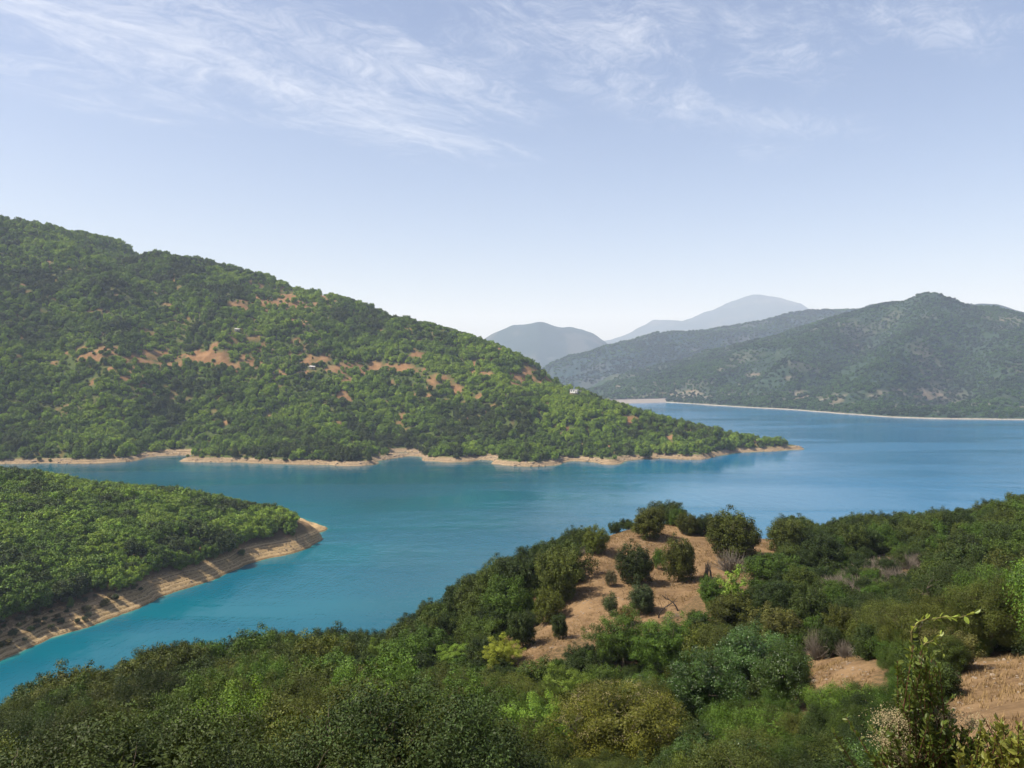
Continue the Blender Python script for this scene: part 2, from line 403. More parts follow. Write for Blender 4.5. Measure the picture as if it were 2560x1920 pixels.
def land_mat(name, soil1, soil2, under1, under2, sand1, sand2, shore_top=5.6, sc=1.0, strata=1.0):
    m, t, o = newmat(name); g = nn(t, 'ShaderNodeNewGeometry'); P = g.outputs['Position']
    sp = nn(t, 'ShaderNodeSeparateXYZ'); t.links.new(P, sp.inputs[0])
    at_ = nn(t, 'ShaderNodeAttribute', attribute_name='bare')
    n1 = noise(t, P, .11 * sc, 6, .6); n2 = noise(t, P, .9 * sc, 6, .65); n3 = noise(t, P, 5 * sc, 4, .6)
    soil = mixc(t, smooth(t, n1, .35, .65), soil1, soil2)
    soil = mixc(t, math_(t, 'MULTIPLY', smooth(t, n2, .45, .7), .55), soil, tuple(c * 1.35 for c in soil2))
    soil = mixc(t, math_(t, 'MULTIPLY', smooth(t, n3, .55, .7), .3), soil, tuple(c * .5 for c in soil1))
    und = mixc(t, smooth(t, n2, .4, .62), under1, under2)
    base = mixc(t, at_.outputs['Fac'], und, soil)
    zz = math_(t, 'ADD', sp.outputs[2], math_(t, 'MULTIPLY', n1, 1.1))
    st = noise(t, None, 1.0, 3, .7)
    cz = nn(t, 'ShaderNodeCombineXYZ'); t.links.new(math_(t, 'MULTIPLY', zz, 2.6), cz.inputs[2])
    t.links.new(math_(t, 'MULTIPLY', sp.outputs[0], .012), cz.inputs[0])
    st.node.inputs['Scale'].default_value = 1.0; t.links.new(cz.outputs[0], st.node.inputs['Vector'])
    sand = mixc(t, smooth(t, st, .42, .6), sand1, sand2)
    sand = mixc(t, math_(t, 'MULTIPLY', smooth(t, n2, .5, .7), .35 * strata), sand, tuple(c * .55 for c in sand1))
    ln = math_(t, 'FRACT', math_(t, 'ADD', math_(t, 'DIVIDE', sp.outputs[2], .95), math_(t, 'MULTIPLY', n1, .5)))
    lm = math_(t, 'MULTIPLY', math_(t, 'MULTIPLY', smooth(t, ln, .25, .45), math_(t, 'SUBTRACT', 1.0, smooth(t, ln, .6, .85))), smooth(t, n2, .38, .55))
    sand = mixc(t, math_(t, 'MULTIPLY', lm, .75 * strata), sand, tuple(c * .38 for c in sand1))
    wet = math_(t, 'SUBTRACT', 1.0, smooth(t, sp.outputs[2], .05, .5))
    sand = mixc(t, math_(t, 'MULTIPLY', wet, .45), sand, tuple(c * .55 for c in sand1))
    zs = math_(t, 'ADD', sp.outputs[2], math_(t, 'MULTIPLY', math_(t, 'SUBTRACT', n2, .5), 3.0))
    f = smooth(t, zs, shore_top - .6, shore_top + .6)
    base = mixc(t, f, sand, base)
    princ(t, o, base, .95, .05, math_(t, 'ADD', math_(t, 'MULTIPLY', n2, .8), math_(t, 'MULTIPLY', n3, .25)), .6, .5 / sc)
    return m
M_A = land_mat('far_hill_soil', (.14, .078, .036), (.22, .13, .064), (.038, .060, .016), (.070, .088, .025), (.20, .145, .085), (.31, .235, .15), 3.6)
M_B = land_mat('peninsula_soil', (.17, .10, .06), (.28, .18, .10), (.05, .045, .02), (.10, .075, .04), (.25, .175, .085), (.39, .28, .15), 5.2, 1.6)
M_C = land_mat('hillside_soil', (.110, .070, .037), (.195, .128, .068), (.06, .05, .025), (.14, .09, .045), (.3, .2, .1), (.4, .3, .2), -3, 4.0)
M_D = land_mat('mountain_soil', (.13, .105, .07), (.20, .165, .12), (.020, .036, .020), (.030, .050, .028), (.26, .23, .19), (.36, .33, .28), 1.3, .35)
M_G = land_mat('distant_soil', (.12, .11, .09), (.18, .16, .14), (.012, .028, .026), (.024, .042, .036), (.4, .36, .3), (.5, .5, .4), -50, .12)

def leafmat(name, inst=False, trans=.09, spec=.14, rough=.55, hue=0.0):
    m, t, o = newmat(name)
    if inst: c = nn(t, 'ShaderNodeAttribute', attribute_name='tint', attribute_type='INSTANCER').outputs['Color']
    else: c = nn(t, 'ShaderNodeObjectInfo').outputs['Color']
    v = nn(t, 'ShaderNodeAttribute', attribute_name='v').outputs['Fac']
    w = nn(t, 'ShaderNodeAttribute', attribute_name='w').outputs['Fac']
    hs = nn(t, 'ShaderNodeHueSaturation'); t.links.new(c, hs.inputs['Color'])
    t.links.new(math_(t, 'ADD', .485, math_(t, 'MULTIPLY', w, .03)), hs.inputs['Hue'])
    t.links.new(v, hs.inputs['Value'])
    p = princ(t, o, hs.outputs[0], rough, spec)
    tr = nn(t, 'ShaderNodeBsdfTranslucent')
    hs2 = nn(t, 'ShaderNodeHueSaturation'); t.links.new(hs.outputs[0], hs2.inputs['Color'])
    hs2.inputs['Hue'].default_value = .485; hs2.inputs['Value'].default_value = 1.6; hs2.inputs['Saturation'].default_value = 1.1
    t.links.new(hs2.outputs[0], tr.inputs[0])
    mx = nn(t, 'ShaderNodeMixShader'); mx.inputs[0].default_value = trans
    t.links.new(p.outputs[0], mx.inputs[1]); t.links.new(tr.outputs[0], mx.inputs[2]); t.links.new(mx.outputs[0], o.inputs[0])
    return m
M_LEAF = leafmat('leaf_green'); M_GLOSS = leafmat('leaf_glossy', spec=.3, rough=.42)
M_WOODS = leafmat('leaf_woods', inst=True)
M_BARK = simple('bark_grey_brown', (.12, .095, .07), .9, .1, 20)
M_TWIG = simple('dead_twigs_grey', (.15, .128, .10), .9, .1, 20)
M_CHAR = simple('charred_wood', (.035, .03, .027), .9, .1, 20)

# ------------------------------------------------------------------ water and ground sheet
m, t, o = newmat('lake_water')
g = nn(t, 'ShaderNodeNewGeometry'); P = g.outputs['Position']
sh = nn(t, 'ShaderNodeAttribute', attribute_name='shallow').outputs['Fac']
mp = nn(t, 'ShaderNodeMapping'); mp.inputs['Scale'].default_value = (1, .45, 1); mp.inputs['Rotation'].default_value = (0, 0, .35); t.links.new(P, mp.inputs[0])
big = noise(t, mp.outputs[0], .006, 4, .5)
mp2 = nn(t, 'ShaderNodeMapping'); mp2.inputs['Scale'].default_value = (.35, 1.4, 1); mp2.inputs['Rotation'].default_value = (0, 0, -.12); t.links.new(P, mp2.inputs[0])
wind = smooth(t, noise(t, mp2.outputs[0], .011, 5, .55, .4), .40, .62)
c = mixc(t, smooth(t, big, .38, .62), (.000, .056, .080), (.001, .088, .122))
c = mixc(t, math_(t, 'MULTIPLY', wind, .45), c, (.002, .060, .110))
sw = nn(t, 'ShaderNodeSeparateXYZ'); t.links.new(P, sw.inputs[0])
c = mixc(t, smooth(t, math_(t, 'ADD', sw.outputs[0], math_(t, 'MULTIPLY', big, 160)), 30, 330), c, (.001, .095, .195))
c = mixc(t, smooth(t, sh, .12, .55), c, (.008, .115, .125)); c = mixc(t, smooth(t, sh, .6, .98), c, (.10, .17, .13))
r1 = noise(t, mp.outputs[0], .9, 3, .6); r2 = noise(t, mp.outputs[0], .16, 2, .5)
hh = math_(t, 'ADD', math_(t, 'MULTIPLY', r1, .2), math_(t, 'MULTIPLY', r2, .4))
rg = math_(t, 'ADD', .07, math_(t, 'MULTIPLY', wind, .10)); hh = math_(t, 'MULTIPLY', hh, math_(t, 'ADD', .55, math_(t, 'MULTIPLY', wind, .9)))
p = princ(t, o, c, .10, .5, hh, .7, .9); t.links.new(rg, p.inputs['Roughness']); p.inputs['IOR'].default_value = 1.17
M_WATER = m
xs = np.concatenate([[-2600, -1600, -1000], np.arange(-620, 520, 3.2), [700, 1000, 1500, 2200, 3000]])
ys = np.concatenate([[-150], np.arange(60, 900, 3.2), [950, 1050, 1200, 1500, 1900, 2500, 3000]])
X, Y = np.meshgrid(xs, ys)
dep = np.maximum(np.maximum(SA0(X, Y), SB0(X, Y)), np.where(Y < 330, SC0(X, Y), -9))
shal = np.exp(np.minimum(dep, 0) / .5) * (dep > -9)
idx = np.arange(X.size).reshape(X.shape)
Q = np.stack([idx[:-1, :-1], idx[:-1, 1:], idx[1:, 1:], idx[1:, :-1]], -1).reshape(-1, 4)
wm = npmesh('water', np.stack([X.ravel(), Y.ravel(), X.ravel() * 0], 1), Q, 4, True); fattr(wm, 'shallow', shal)
tag(link('water', wm, M_WATER), kind='structure')
M_GROUND = simple('valley_floor', (.05, .065, .03), .95, .05, .01, .4)
gm = bpy.data.meshes.new('ground'); gm.from_pydata([(-14000, -900, -10), (14000, -900, -10), (14000, 17500, -10), (-14000, 17500, -10)], [], [(0, 1, 2, 3)])
tag(link('ground', gm, M_GROUND), kind='structure')

# ------------------------------------------------------------------ the hills
A_BARE = [(365, 600, 12, 12), (361, 658, 14, 8), (328, 778, 56, 18), (467, 775, 46, 20), (540, 618, 34, 8), (600, 655, 90, 15), (525, 665, 17, 9), (204, 760, 45, 16), (204, 826, 14, 8),
          (550, 727, 18, 14), (693, 778, 34, 14), (547, 793, 30, 8), (478, 910, 13, 8), (733, 859, 14, 10), (615, 645, 28, 14), (699, 642, 12, 16), (773, 793, 64, 14), (857, 797, 42, 13), (749, 823, 14, 8),
          (742, 862, 18, 12), (940, 820, 28, 12), (1048, 810, 38, 15), (1129, 812, 34, 18), (1176, 822, 22, 11), (1142, 833, 40, 8), (870, 904, 11, 11), (1001, 901, 13, 5), (1075, 877, 22, 6), (1021, 783, 22, 8),
          (883, 713, 9, 5), (672, 776, 17, 12), (1310, 872, 20, 6), (1323, 893, 9, 5), (1354, 903, 24, 7), (1517, 925, 24, 5), (1642, 948, 20, 10), (1310, 962, 14, 4), (650, 700, 20, 8), (900, 765, 24, 7), (980, 840, 14, 14), (240, 800, 10, 10),
          (760, 960, 60, 5), (500, 975, 26, 6), (1000, 850, 40, 7), (840, 830, 26, 6)]
A_DRY = [(900, 790, 480, 70), (1150, 830, 110, 40), (620, 660, 170, 50), (300, 790, 200, 40), (1400, 920, 220, 30)]
def patchA(x, y, px, py):
    n = fbm(x, y, 26, 4, 3); f = fbm(x, y, 9, 3, 23)
    p = ell(px + n * 9, py + n * 5, A_BARE, .7); core = np.clip(p * 1.5 + f * .9 - .42, 0, 1)
    return np.clip(core + .75 * ell(px, py, A_DRY, .6) * sstep(f + .6 * n, .62, 1.0), 0, 1)
def bareA(x, y, z):
    px, py = proj(x, y, z)
    return np.clip(patchA(x, y, px, py) + .12 * sstep(fbm(x, y, 70, 3, 8), .25, .7), 0, 1)
xa = np.arange(-1150, 330, 1.9); ya = np.concatenate([np.arange(620, 800, 1.5), stepped(800, 2150, 2.2, 12)])
land('far_hill', xa, ya, hA, M_A, -9, bareA)
def bareB(x, y, z): return np.clip(.25 + .6 * sstep(fbm(x, y, 12, 3, 3), .1, .5), 0, 1)
land('peninsula', np.arange(-420, -70, 1.0), np.arange(140, 560, 1.0), hB, M_B, -9, bareB)
C_BARE = [[(1310, 1160), (1400, 1138), (1480, 1120), (1670, 1145), (1675, 1205), (1610, 1250), (1495, 1290), (1460, 1330), (1390, 1365), (1330, 1362), (1240, 1385), (1160, 1430), (1072, 1390), (1150, 1370), (1190, 1330), (1245, 1280), (1262, 1200)],
          [(1740, 1425), (1800, 1412), (1893, 1438), (1885, 1478), (1740, 1490)],
          [(2105, 1432), (2260, 1410), (2300, 1800), (2080, 1700), (2055, 1510)],
          [(1760, 1255), (1850, 1215), (1960, 1185), (2005, 1230), (1960, 1262), (1870, 1292), (1790, 1280)]]
def bareC(x, y, z):
    px, py = proj(x, y, z); n = fbm(x, y, 3, 3, 3) * 8
    b = np.zeros(px.shape)
    for P in C_BARE[:3]: b = np.maximum(b, inpoly(px + n, py + n * .5, P))
    return np.clip(b + .3, 0, 1)
land('foreground_hill', np.concatenate([np.arange(-150, -60, 1.2), np.arange(-60, 100, .6), np.arange(100, 260, 1.4)]),
     np.concatenate([np.arange(-12, 140, .6), np.arange(140, 290, 1.5)]), hC, M_C, -9, bareC)
D_BARE = [(1990, 765, 16, 5), (1370, 858, 26, 5), (1480, 851, 45, 10), (1530, 853, 16, 12), (1565, 850, 20, 6), (1640, 850, 30, 4), (1728, 853, 26, 8), (1800, 862, 44, 9), (1880, 851, 44, 8), (1540, 745, 30, 6), (1570, 752, 12, 10),
          (1625, 808, 24, 4), (1990, 851, 60, 12), (2100, 873, 40, 6), (1960, 880, 90, 8), (1700, 815, 20, 5), (1600, 830, 24, 5), (1560, 800, 18, 4), (1850, 745, 14, 3), (2180, 690, 30, 3), (2380, 780, 30, 4), (1340, 838, 24, 5), (2200, 880, 40, 6)]
def bareD(x, y, z):
    px, py = proj(x, y, z); n = fbm(x, y, 40, 3, 3)
    return np.clip(ell(px + n * 10, py + n * 5, D_BARE, .7) * sstep(fbm(x, y, 22, 3, 41), -.25, .5) * .8 + .2 * sstep(fbm(x, y, 120, 4, 8), .2, .6), 0, 1)
land('mountain', np.arange(80, 2500, 7.0), stepped(1150, 4300, 5, 18), hD, M_D, -9, bareD)
def bareG(x, y, z): return .2 * sstep(fbm(x, y, 160, 4, 8), .3, .7)
land('middle_hills', np.arange(-250, 3000, 18.0), np.arange(2750, 6200, 22.0), hG, M_G, -9, bareG)
land('distant_hill', np.arange(-1900, 1900, 24.0), np.arange(5100, 9000, 30.0), hE, M_G, -9, bareG)
land('distant_peak', np.arange(100, 7900, 48.0), np.arange(8900, 14600, 55.0), hF, M_G, -9, bareG)

# ------------------------------------------------------------------ plant shapes
def tube(V, Fc, pts, rads, n=6):
    P = [Vector(p) for p in pts]; b0 = len(V); up = Vector((.31, .17, .93))
    for i, p in enumerate(P):
        d = (P[min(i + 1, len(P) - 1)] - P[max(i - 1, 0)]).normalized()
        a = d.cross(up); a = a.normalized() if a.length > .05 else d.orthogonal().normalized(); b = d.cross(a)
        for k in range(n):
            w = 2 * math.pi * k / n; V.append(tuple(p + (a * math.cos(w) + b * math.sin(w)) * rads[i]))
    for i in range(len(P) - 1):
        for k in range(n):
            q = b0 + i * n; Fc.append((q + k, q + (k + 1) % n, q + n + (k + 1) % n, q + n + k))
def tubes_mesh(name, L, n=6, sm=True):
    V, Fc = [], []
    for pts, r in L: tube(V, Fc, pts, r, n)
    return npmesh(name, V, Fc, 4, sm)
def wander(rs, p, d, L, n, jit):
    p = np.array(p, float); d = np.array(d, float); out = [tuple(p)]
    for i in range(n):
        d = d / np.linalg.norm(d) + rs.normal(0, jit, 3); d /= np.linalg.norm(d); p = p + d * L / n; out.append(tuple(p))
    return out
def trunk_mesh(name, h, r, seed, limbs=5, spread=.55, tw=0):
    rs = np.random.RandomState(seed); L = []
    st = wander(rs, (0, 0, -.6), (rs.normal(0, .1), rs.normal(0, .1), 1), h * .55 + .6, 5, .08)
    L.append((st, [r * 1.35, r, r * .85, r * .75, r * .6, r * .42]))
    for k in range(limbs):
        i = rs.randint(2, 6); a = 6.283 * (k + rs.rand() * .6) / limbs
        br = wander(rs, st[i], (math.cos(a) * spread * 1.6, math.sin(a) * spread * 1.6, 1), h * rs.uniform(.3, .5), 4, .16)
        L.append((br, [r * .45, r * .34, r * .25, r * .15, r * .06]))
        for q in (2, 3):
            b2 = rs.uniform(0, 6.283)
            L.append((wander(rs, br[q], (math.cos(b2), math.sin(b2), .7), h * .22, 3, .2), [r * .2, r * .14, r * .09, r * .03]))
    n0 = len(L)
    for k in range(tw):
        br = L[rs.randint(1, n0)][0]; L.append((wander(rs, br[-1], (rs.normal(0, 1), rs.normal(0, 1), rs.uniform(.1, 1.4)), h * rs.uniform(.12, .27), 5, .25), [r * .09, r * .08, r * .06, r * .05, r * .04, r * .02]))
    return tubes_mesh(name, L, 5)
def crown_mesh(name, R, top, bot, nclump, nleaf, leaf, seed, cr=(.24, .4), rag=.22, wid=.5, lobes=0, inner=.12, gap=0.0):
    rs = np.random.RandomState(seed); zc = (top + bot) / 2; hz = (top - bot) / 2
    i = np.arange(nclump) + .5
    ph = np.arccos(1 - 1.9 * i / nclump); th = math.pi * (1 + 5 ** .5) * i
    D = np.stack([np.cos(th) * np.sin(ph), np.sin(th) * np.sin(ph), np.cos(ph)], 1) + rs.normal(0, .16, (nclump, 3))
    D /= np.linalg.norm(D, axis=1)[:, None]
    lob = 1 + rag * (np.sin(3 * th * .37 + seed) * .5 + rs.normal(0, .55, nclump))
    if lobes:
        ld_ = rs.normal(0, 1, (lobes, 3)); ld_[:, 2] = np.abs(ld_[:, 2]); ld_ /= np.linalg.norm(ld_, axis=1)[:, None]
        lob = lob * (.78 + .34 * np.clip((D @ ld_.T).max(1), 0, 1) ** 3)
    rr = rs.uniform(cr[0], cr[1], nclump)
    C = D * (lob * (1 - rr * .8))[:, None] * np.array([R, R, hz])
    sh_ = np.maximum(np.linalg.norm(D[:, :2], axis=1), .2); C[:, :2] *= (np.where(D[:, 2] < 0, np.minimum(sh_ ** -.6, 1.8), sh_ ** -.2) * (1 + .2 * np.cos(th - seed)))[:, None]
    C[:, 2] += zc + 0
    rr = rr * (R + hz) / 2
    keep = rs.rand(nclump) > gap; C, rr, D = C[keep], rr[keep], D[keep]
    w = rr ** 2; ci = rs.choice(len(C), nleaf, p=w / w.sum())
    d = rs.normal(0, 1, (nleaf, 3)) + D[ci] * .45; d /= np.linalg.norm(d, axis=1)[:, None]
    rad = rs.uniform(.12, 1.1, nleaf) ** .6
    P = C[ci] + d * (rr[ci] * rad)[:, None]
    nrm = d + rs.normal(0, .65, (nleaf, 3)) + np.array([0, 0, .25])
    sz = leaf * rs.uniform(.65, 1.3, nleaf)
    cv = rs.uniform(.62, 1.32, len(C)); v = cv[ci] * rs.uniform(.7, 1.3, nleaf)
    ni = int(nleaf * inner)
    ii = rs.choice(len(C), ni); k = rs.uniform(.35, .92, ni)
    Pi = np.array([0, 0, zc]) * (1 - k)[:, None] + C[ii] * k[:, None] + rs.normal(0, .06 * R, (ni, 3))
    P = np.vstack([P, Pi]); nrm = np.vstack([nrm, D[ii] + rs.normal(0, .4, (ni, 3))]); sz = np.r_[sz, leaf * rs.uniform(2.2, 3.6, ni)]
    v = np.r_[v, rs.uniform(.8, 1.1, ni)]
    nrm /= np.linalg.norm(nrm, axis=1)[:, None]
    a = np.cross(nrm, rs.normal(0, 1, nrm.shape)); a /= np.linalg.norm(a, axis=1)[:, None]; b = np.cross(nrm, a)
    a = a * (sz * .5)[:, None]; b = b * (sz * .5 * wid)[:, None]
    n = len(P); V = np.stack([P - a, P + b - a * .1, P + a, P - b - a * .1], 1).reshape(-1, 3)
    m = npmesh(name, V, np.arange(4 * n).reshape(-1, 4), 4)
    fattr(m, 'v', v, 'FACE'); fattr(m, 'w', rs.rand(n), 'FACE')
    return m

class Kind:
    "a tree kind: crown and trunk meshes; copies share them"
    def __init__(s, name, crowns, trunks, R, H): s.name, s.cr, s.tr, s.R, s.H = name, crowns, trunks, R, H
NEARL, MIDL = 26000, 8500
K = {}
K['oak_near'] = Kind('oak_tree', [crown_mesh('crown_mesh', 2.7, 5.0, .5, 100, 52000, .072, 11 + s, (.16, .3), .25, .5, 3) for s in range(3)], [trunk_mesh('trunk_mesh', 4.6, .16, s, 6, .7, 90) for s in range(3)], 2.7, 5.0)
K['oak_mid'] = Kind('oak_tree', [crown_mesh('crown_mesh', 2.7, 5.0, -.5, 120, 19000, .15, 31 + s, (.13, .28), .25, .55, 2) for s in range(4)], [trunk_mesh('trunk_mesh', 4.2, .14, 10 + s, 5, .7, 40) for s in range(2)], 2.7, 5.0)
K['broad_near'] = Kind('broadleaf_tree', [crown_mesh('crown_mesh', 2.7, 5.8, .9, 120, 36000, .085, 51 + s, (.12, .24), .34, .6, 5, .08, .1) for s in range(2)], [trunk_mesh('trunk_mesh', 5.4, .13, 20 + s, 7) for s in range(2)], 2.7, 5.8)
K['gloss_near'] = Kind('strawberry_tree', [crown_mesh('crown_mesh', 2.6, 4.8, .3, 110, 30000, .10, 61 + s, (.14, .26), .28, .5, 4) for s in range(2)], [trunk_mesh('trunk_mesh', 4.4, .12, 30 + s, 6) for s in range(2)], 2.6, 4.8)
K['sapling'] = Kind('sapling', [crown_mesh('crown_mesh', 1.3, 4.8, .6, 34, 2600, .17, 71 + s, (.18, .34), .5, .6, 4, .03, .3) for s in range(2)], [trunk_mesh('trunk_mesh', 4.6, .06, 40 + s, 8) for s in range(2)], 1.3, 4.8)
K['brush'] = Kind('dry_shrub', [None], [None], 1.2, 1.8)
K['bush'] = Kind('bush', [crown_mesh('crown_mesh', 1.5, 2.2, 0, 30, 3800, .14, 81 + s, (.25, .42), .25, .5, 2) for s in range(2)], [trunk_mesh('trunk_mesh', 1.8, .06, 50 + s, 5, .9) for s in range(2)], 1.5, 2.2)
K['far'] = Kind('oak_tree', [crown_mesh('crown_mesh', 3.0, 5.6, -.3, 34, 3000, .40, 91 + s, (.22, .38), .3, .7, 3) for s in range(4)], [trunk_mesh('trunk_mesh', 4.2, .16, 60, 3)], 3.0, 5.6)
K['vfar'] = Kind('oak_tree', [crown_mesh('crown_mesh', 3.2, 5.8, -.5, 14, 420, 1.0, 101 + s, (.3, .48), .28, .8, 2) for s in range(3)], [trunk_mesh('trunk_mesh', 4.2, .16, 61, 3)], 3.2, 5.8)
def brush_mesh(seed, n=260, R=1.1, h=1.6):
    rs = np.random.RandomState(seed); L = []
    for k in range(n):
        a = rs.uniform(0, 6.283); s = rs.uniform(0, 1) ** .6
        p0 = (math.cos(a) * s * R * .35, math.sin(a) * s * R * .35, -.05)
        L.append((wander(rs, p0, (math.cos(a) * s * 1.1, math.sin(a) * s * 1.1, 1), h * rs.uniform(.6, 1.15), 4, .22), [.020, .018, .014, .010, .005]))
    return tubes_mesh('twigs_mesh', L, 3, False)
K['brush'].cr = [brush_mesh(5), brush_mesh(6)]

TINT = dict(olive=(.078, .104, .016), dark=(.042, .070, .014), green=(.075, .140, .017), bright=(.135, .235, .026), lime=(.15, .24, .028), yellow=(.20, .25, .025), brown=(.12, .098, .032),
            grey=(.12, .13, .06), gloss=(.048, .100, .016), blue=(.060, .090, .032), deep=(.036, .058, .012))
TINT = {k: tuple(c * .88 for c in v) for k, v in TINT.items()}
def plant(kind, x, y, z, s, sz=1.0, rot=0.0, tint='olive', mat=None, name=None, jitter=None, variant=None, sxy=None):
    k = K[kind]; r = jitter or random
    e = bpy.data.objects.new(name or k.name, None); COL.objects.link(e); e.empty_display_size = .5
    e.location = (x, y, z); e.rotation_euler = (0, 0, rot); e.scale = (s, s, s * sz)
    vi = variant if variant is not None else r.randrange(len(k.cr))
    cm = k.cr[vi % len(k.cr)]
    if not cm.materials: cm.materials.append(mat or M_LEAF)
    c = bpy.data.objects.new('crown' if kind != 'brush' else 'branches', cm); COL.objects.link(c); c.parent = e
    tc = TINT[tint] if isinstance(tint, str) else tint
    f = r.uniform(.60, 1.05) * (1.2 if kind == 'far' else 1); g_ = r.uniform(.93, 1.07)
    c.color = (tc[0] * f * g_ * 1.1, tc[1] * f, tc[2] * f * r.uniform(.85, 1.15), 1)
    if k.tr[0] is not None:
        tm = k.tr[vi % len(k.tr)]
        if not tm.materials: tm.materials.append(M_BARK)
        tr = bpy.data.objects.new('trunk', tm); COL.objects.link(tr); tr.parent = e
    return e
for m_ in K['gloss_near'].cr: m_.materials.append(M_GLOSS)
for m_ in K['brush'].cr: m_.materials.append(M_TWIG)

# ------------------------------------------------------------------ woods too many to count: one object per landmass
def woods(name, P, scl, tints, protos, label=None):
    n = len(P); me = bpy.data.meshes.new(name); me.vertices.add(n); me.vertices.foreach_set('co', np.asarray(P, np.float32).ravel())
    rs = np.random.RandomState(n)
    a = me.attributes.new('scl', 'FLOAT_VECTOR', 'POINT'); a.data.foreach_set('vector', np.asarray(scl, np.float32).ravel())
    a = me.attributes.new('tint', 'FLOAT_COLOR', 'POINT'); a.data.foreach_set('color', np.hstack([tints, np.ones((n, 1))]).astype(np.float32).ravel())
    a = me.attributes.new('rot', 'FLOAT', 'POINT'); a.data.foreach_set('value', (rs.rand(n) * 6.283).astype(np.float32))
    a = me.attributes.new('pick', 'INT', 'POINT'); a.data.foreach_set('value', rs.randint(0, len(protos), n).astype(np.int32))
    ob = link(name, me); ng = bpy.data.node_groups.new(name, 'GeometryNodeTree')
    ng.interface.new_socket('Geometry', in_out='INPUT', socket_type='NodeSocketGeometry'); ng.interface.new_socket('Geometry', in_out='OUTPUT', socket_type='NodeSocketGeometry')
    N = ng.nodes; L = ng.links; gi = N.new('NodeGroupInput'); go = N.new('NodeGroupOutput')
    gti = N.new('GeometryNodeGeometryToInstance')
    for pr in protos:
        oi = N.new('GeometryNodeObjectInfo'); oi.inputs['Object'].default_value = pr; oi.transform_space = 'ORIGINAL'
        L.new(oi.outputs['Geometry'], gti.inputs[0])
    # each prototype as its own instance
    N.remove(gti); jn = N.new('GeometryNodeJoinGeometry')
    for nd in [n_ for n_ in N if n_.type == 'OBJECT_INFO']:
        nd.inputs['As Instance'].default_value = True; L.new(nd.outputs['Geometry'], jn.inputs[0])
    iop = N.new('GeometryNodeInstanceOnPoints'); L.new(gi.outputs[0], iop.inputs['Points']); L.new(jn.outputs[0], iop.inputs['Instance'])
    iop.inputs['Pick Instance'].default_value = True
    def na(nm, ty):
        q = N.new('GeometryNodeInputNamedAttribute'); q.data_type = ty; q.inputs['Name'].default_value = nm; return q.outputs['Attribute']
    L.new(na('pick', 'INT'), iop.inputs['Instance Index']); L.new(na('scl', 'FLOAT_VECTOR'), iop.inputs['Scale'])
    cx = N.new('ShaderNodeCombineXYZ'); L.new(na('rot', 'FLOAT'), cx.inputs[2]); L.new(cx.outputs[0], iop.inputs['Rotation'])
    sm = N.new('GeometryNodeSetMaterial'); sm.inputs['Material'].default_value = M_WOODS
    L.new(iop.outputs[0], sm.inputs[0]); L.new(sm.outputs[0], go.inputs[0])
    md = ob.modifiers.new('woods', 'NODES'); md.node_group = ng
    return tag(ob, kind='stuff', label=label)

def scatter(x0, x1, y0, y1, sp, seed):
    rs = np.random.RandomState(seed); gx = np.arange(x0, x1, sp); gy = np.arange(y0, y1, sp * .87); X, Y = np.meshgrid(gx, gy)
    X = X + (np.arange(len(gy)) % 2)[:, None] * sp * .5
    X = X + rs.uniform(-.42, .42, X.shape) * sp; Y = Y + rs.uniform(-.42, .42, Y.shape) * sp
    return X.ravel(), Y.ravel(), rs
def blend(n1, stops):
    "colours for values 0..1 along the named tints"
    c = np.array([TINT[s] for s in stops]); v = np.clip(n1, 0, .9999) * (len(stops) - 1); i = v.astype(int); f = (v - i)[:, None]
    return c[i] * (1 - f) + c[i + 1] * f

# single trees on the shores, whose crowns the woods repeat
HB = lambda x, y: float(hB(np.array([x]), np.array([y]))[0]); HA = lambda x, y: float(hA(np.array([x]), np.array([y]))[0]); HC = lambda x, y: float(hC(np.array([x]), np.array([y]))[0])
def solve(hf, px, py, hpx, d0, d1, step=.5):
    "ground point where a plant hpx tall has its middle at (px,py)"
    prev = None
    d = d0
    while d < d1:
        x = gz(px, d, 0)[0]; z = HFAST(hf, x, d); zc_ = z + .5 * hpx * d / F_
        _, q = proj(np.array([x]), np.array([d]), np.array([zc_]))
        if q[0] <= py: return x, d, z
        d += step * (1 if d < 60 else 2)
    return None
def HFAST(hf, x, y): return float(hf(np.array([x]), np.array([y]))[0])
rnd = random.Random(5)
far_protos = []; vfar_protos = []
def single(kind, hf, px, py, wpx, hpx, tint, label, cat, d0, d1, group=None, mat=None, name=None, variant=None, step=.5):
    r = solve(hf, px, py, hpx, d0, d1, step)
    if r is None: print('NO PLACE', label); return None
    x, y, z = r; k = K[kind]; hm = hpx * y / F_ ; wm_ = wpx * y / F_ * (1.08 if kind.startswith('oak') and hpx > wpx * .9 else 1.0)
    s = wm_ / (2 * k.R); sz = (hm / k.H) / s
    e = plant(kind, x, y, z, s, sz, rnd.uniform(0, 6.28), tint, mat, name, rnd, variant)
    tag(e, label, cat, group); return e
for a in [('far', 1440, 970, 24, 26, 'lime', 'lime green tree close to the sandy shore, left of the pair on the far point'),
          ('far', 1508, 962, 24, 24, 'lime', 'bright yellow green tree behind the sandy shore, second lime one on the far point'),
          ('far', 1393, 972, 32, 34, 'bright', 'bushy mid green tree on the far shore beside the lime green tree'),
          ('far', 1580, 965, 18, 18, 'bright', 'small bright green tree on the bank near the tip of the far point')]:
    e = single(a[0], hA, *a[1:5], a[5], a[6], 'tree', 700, 850); far_protos.append(e) if e else None
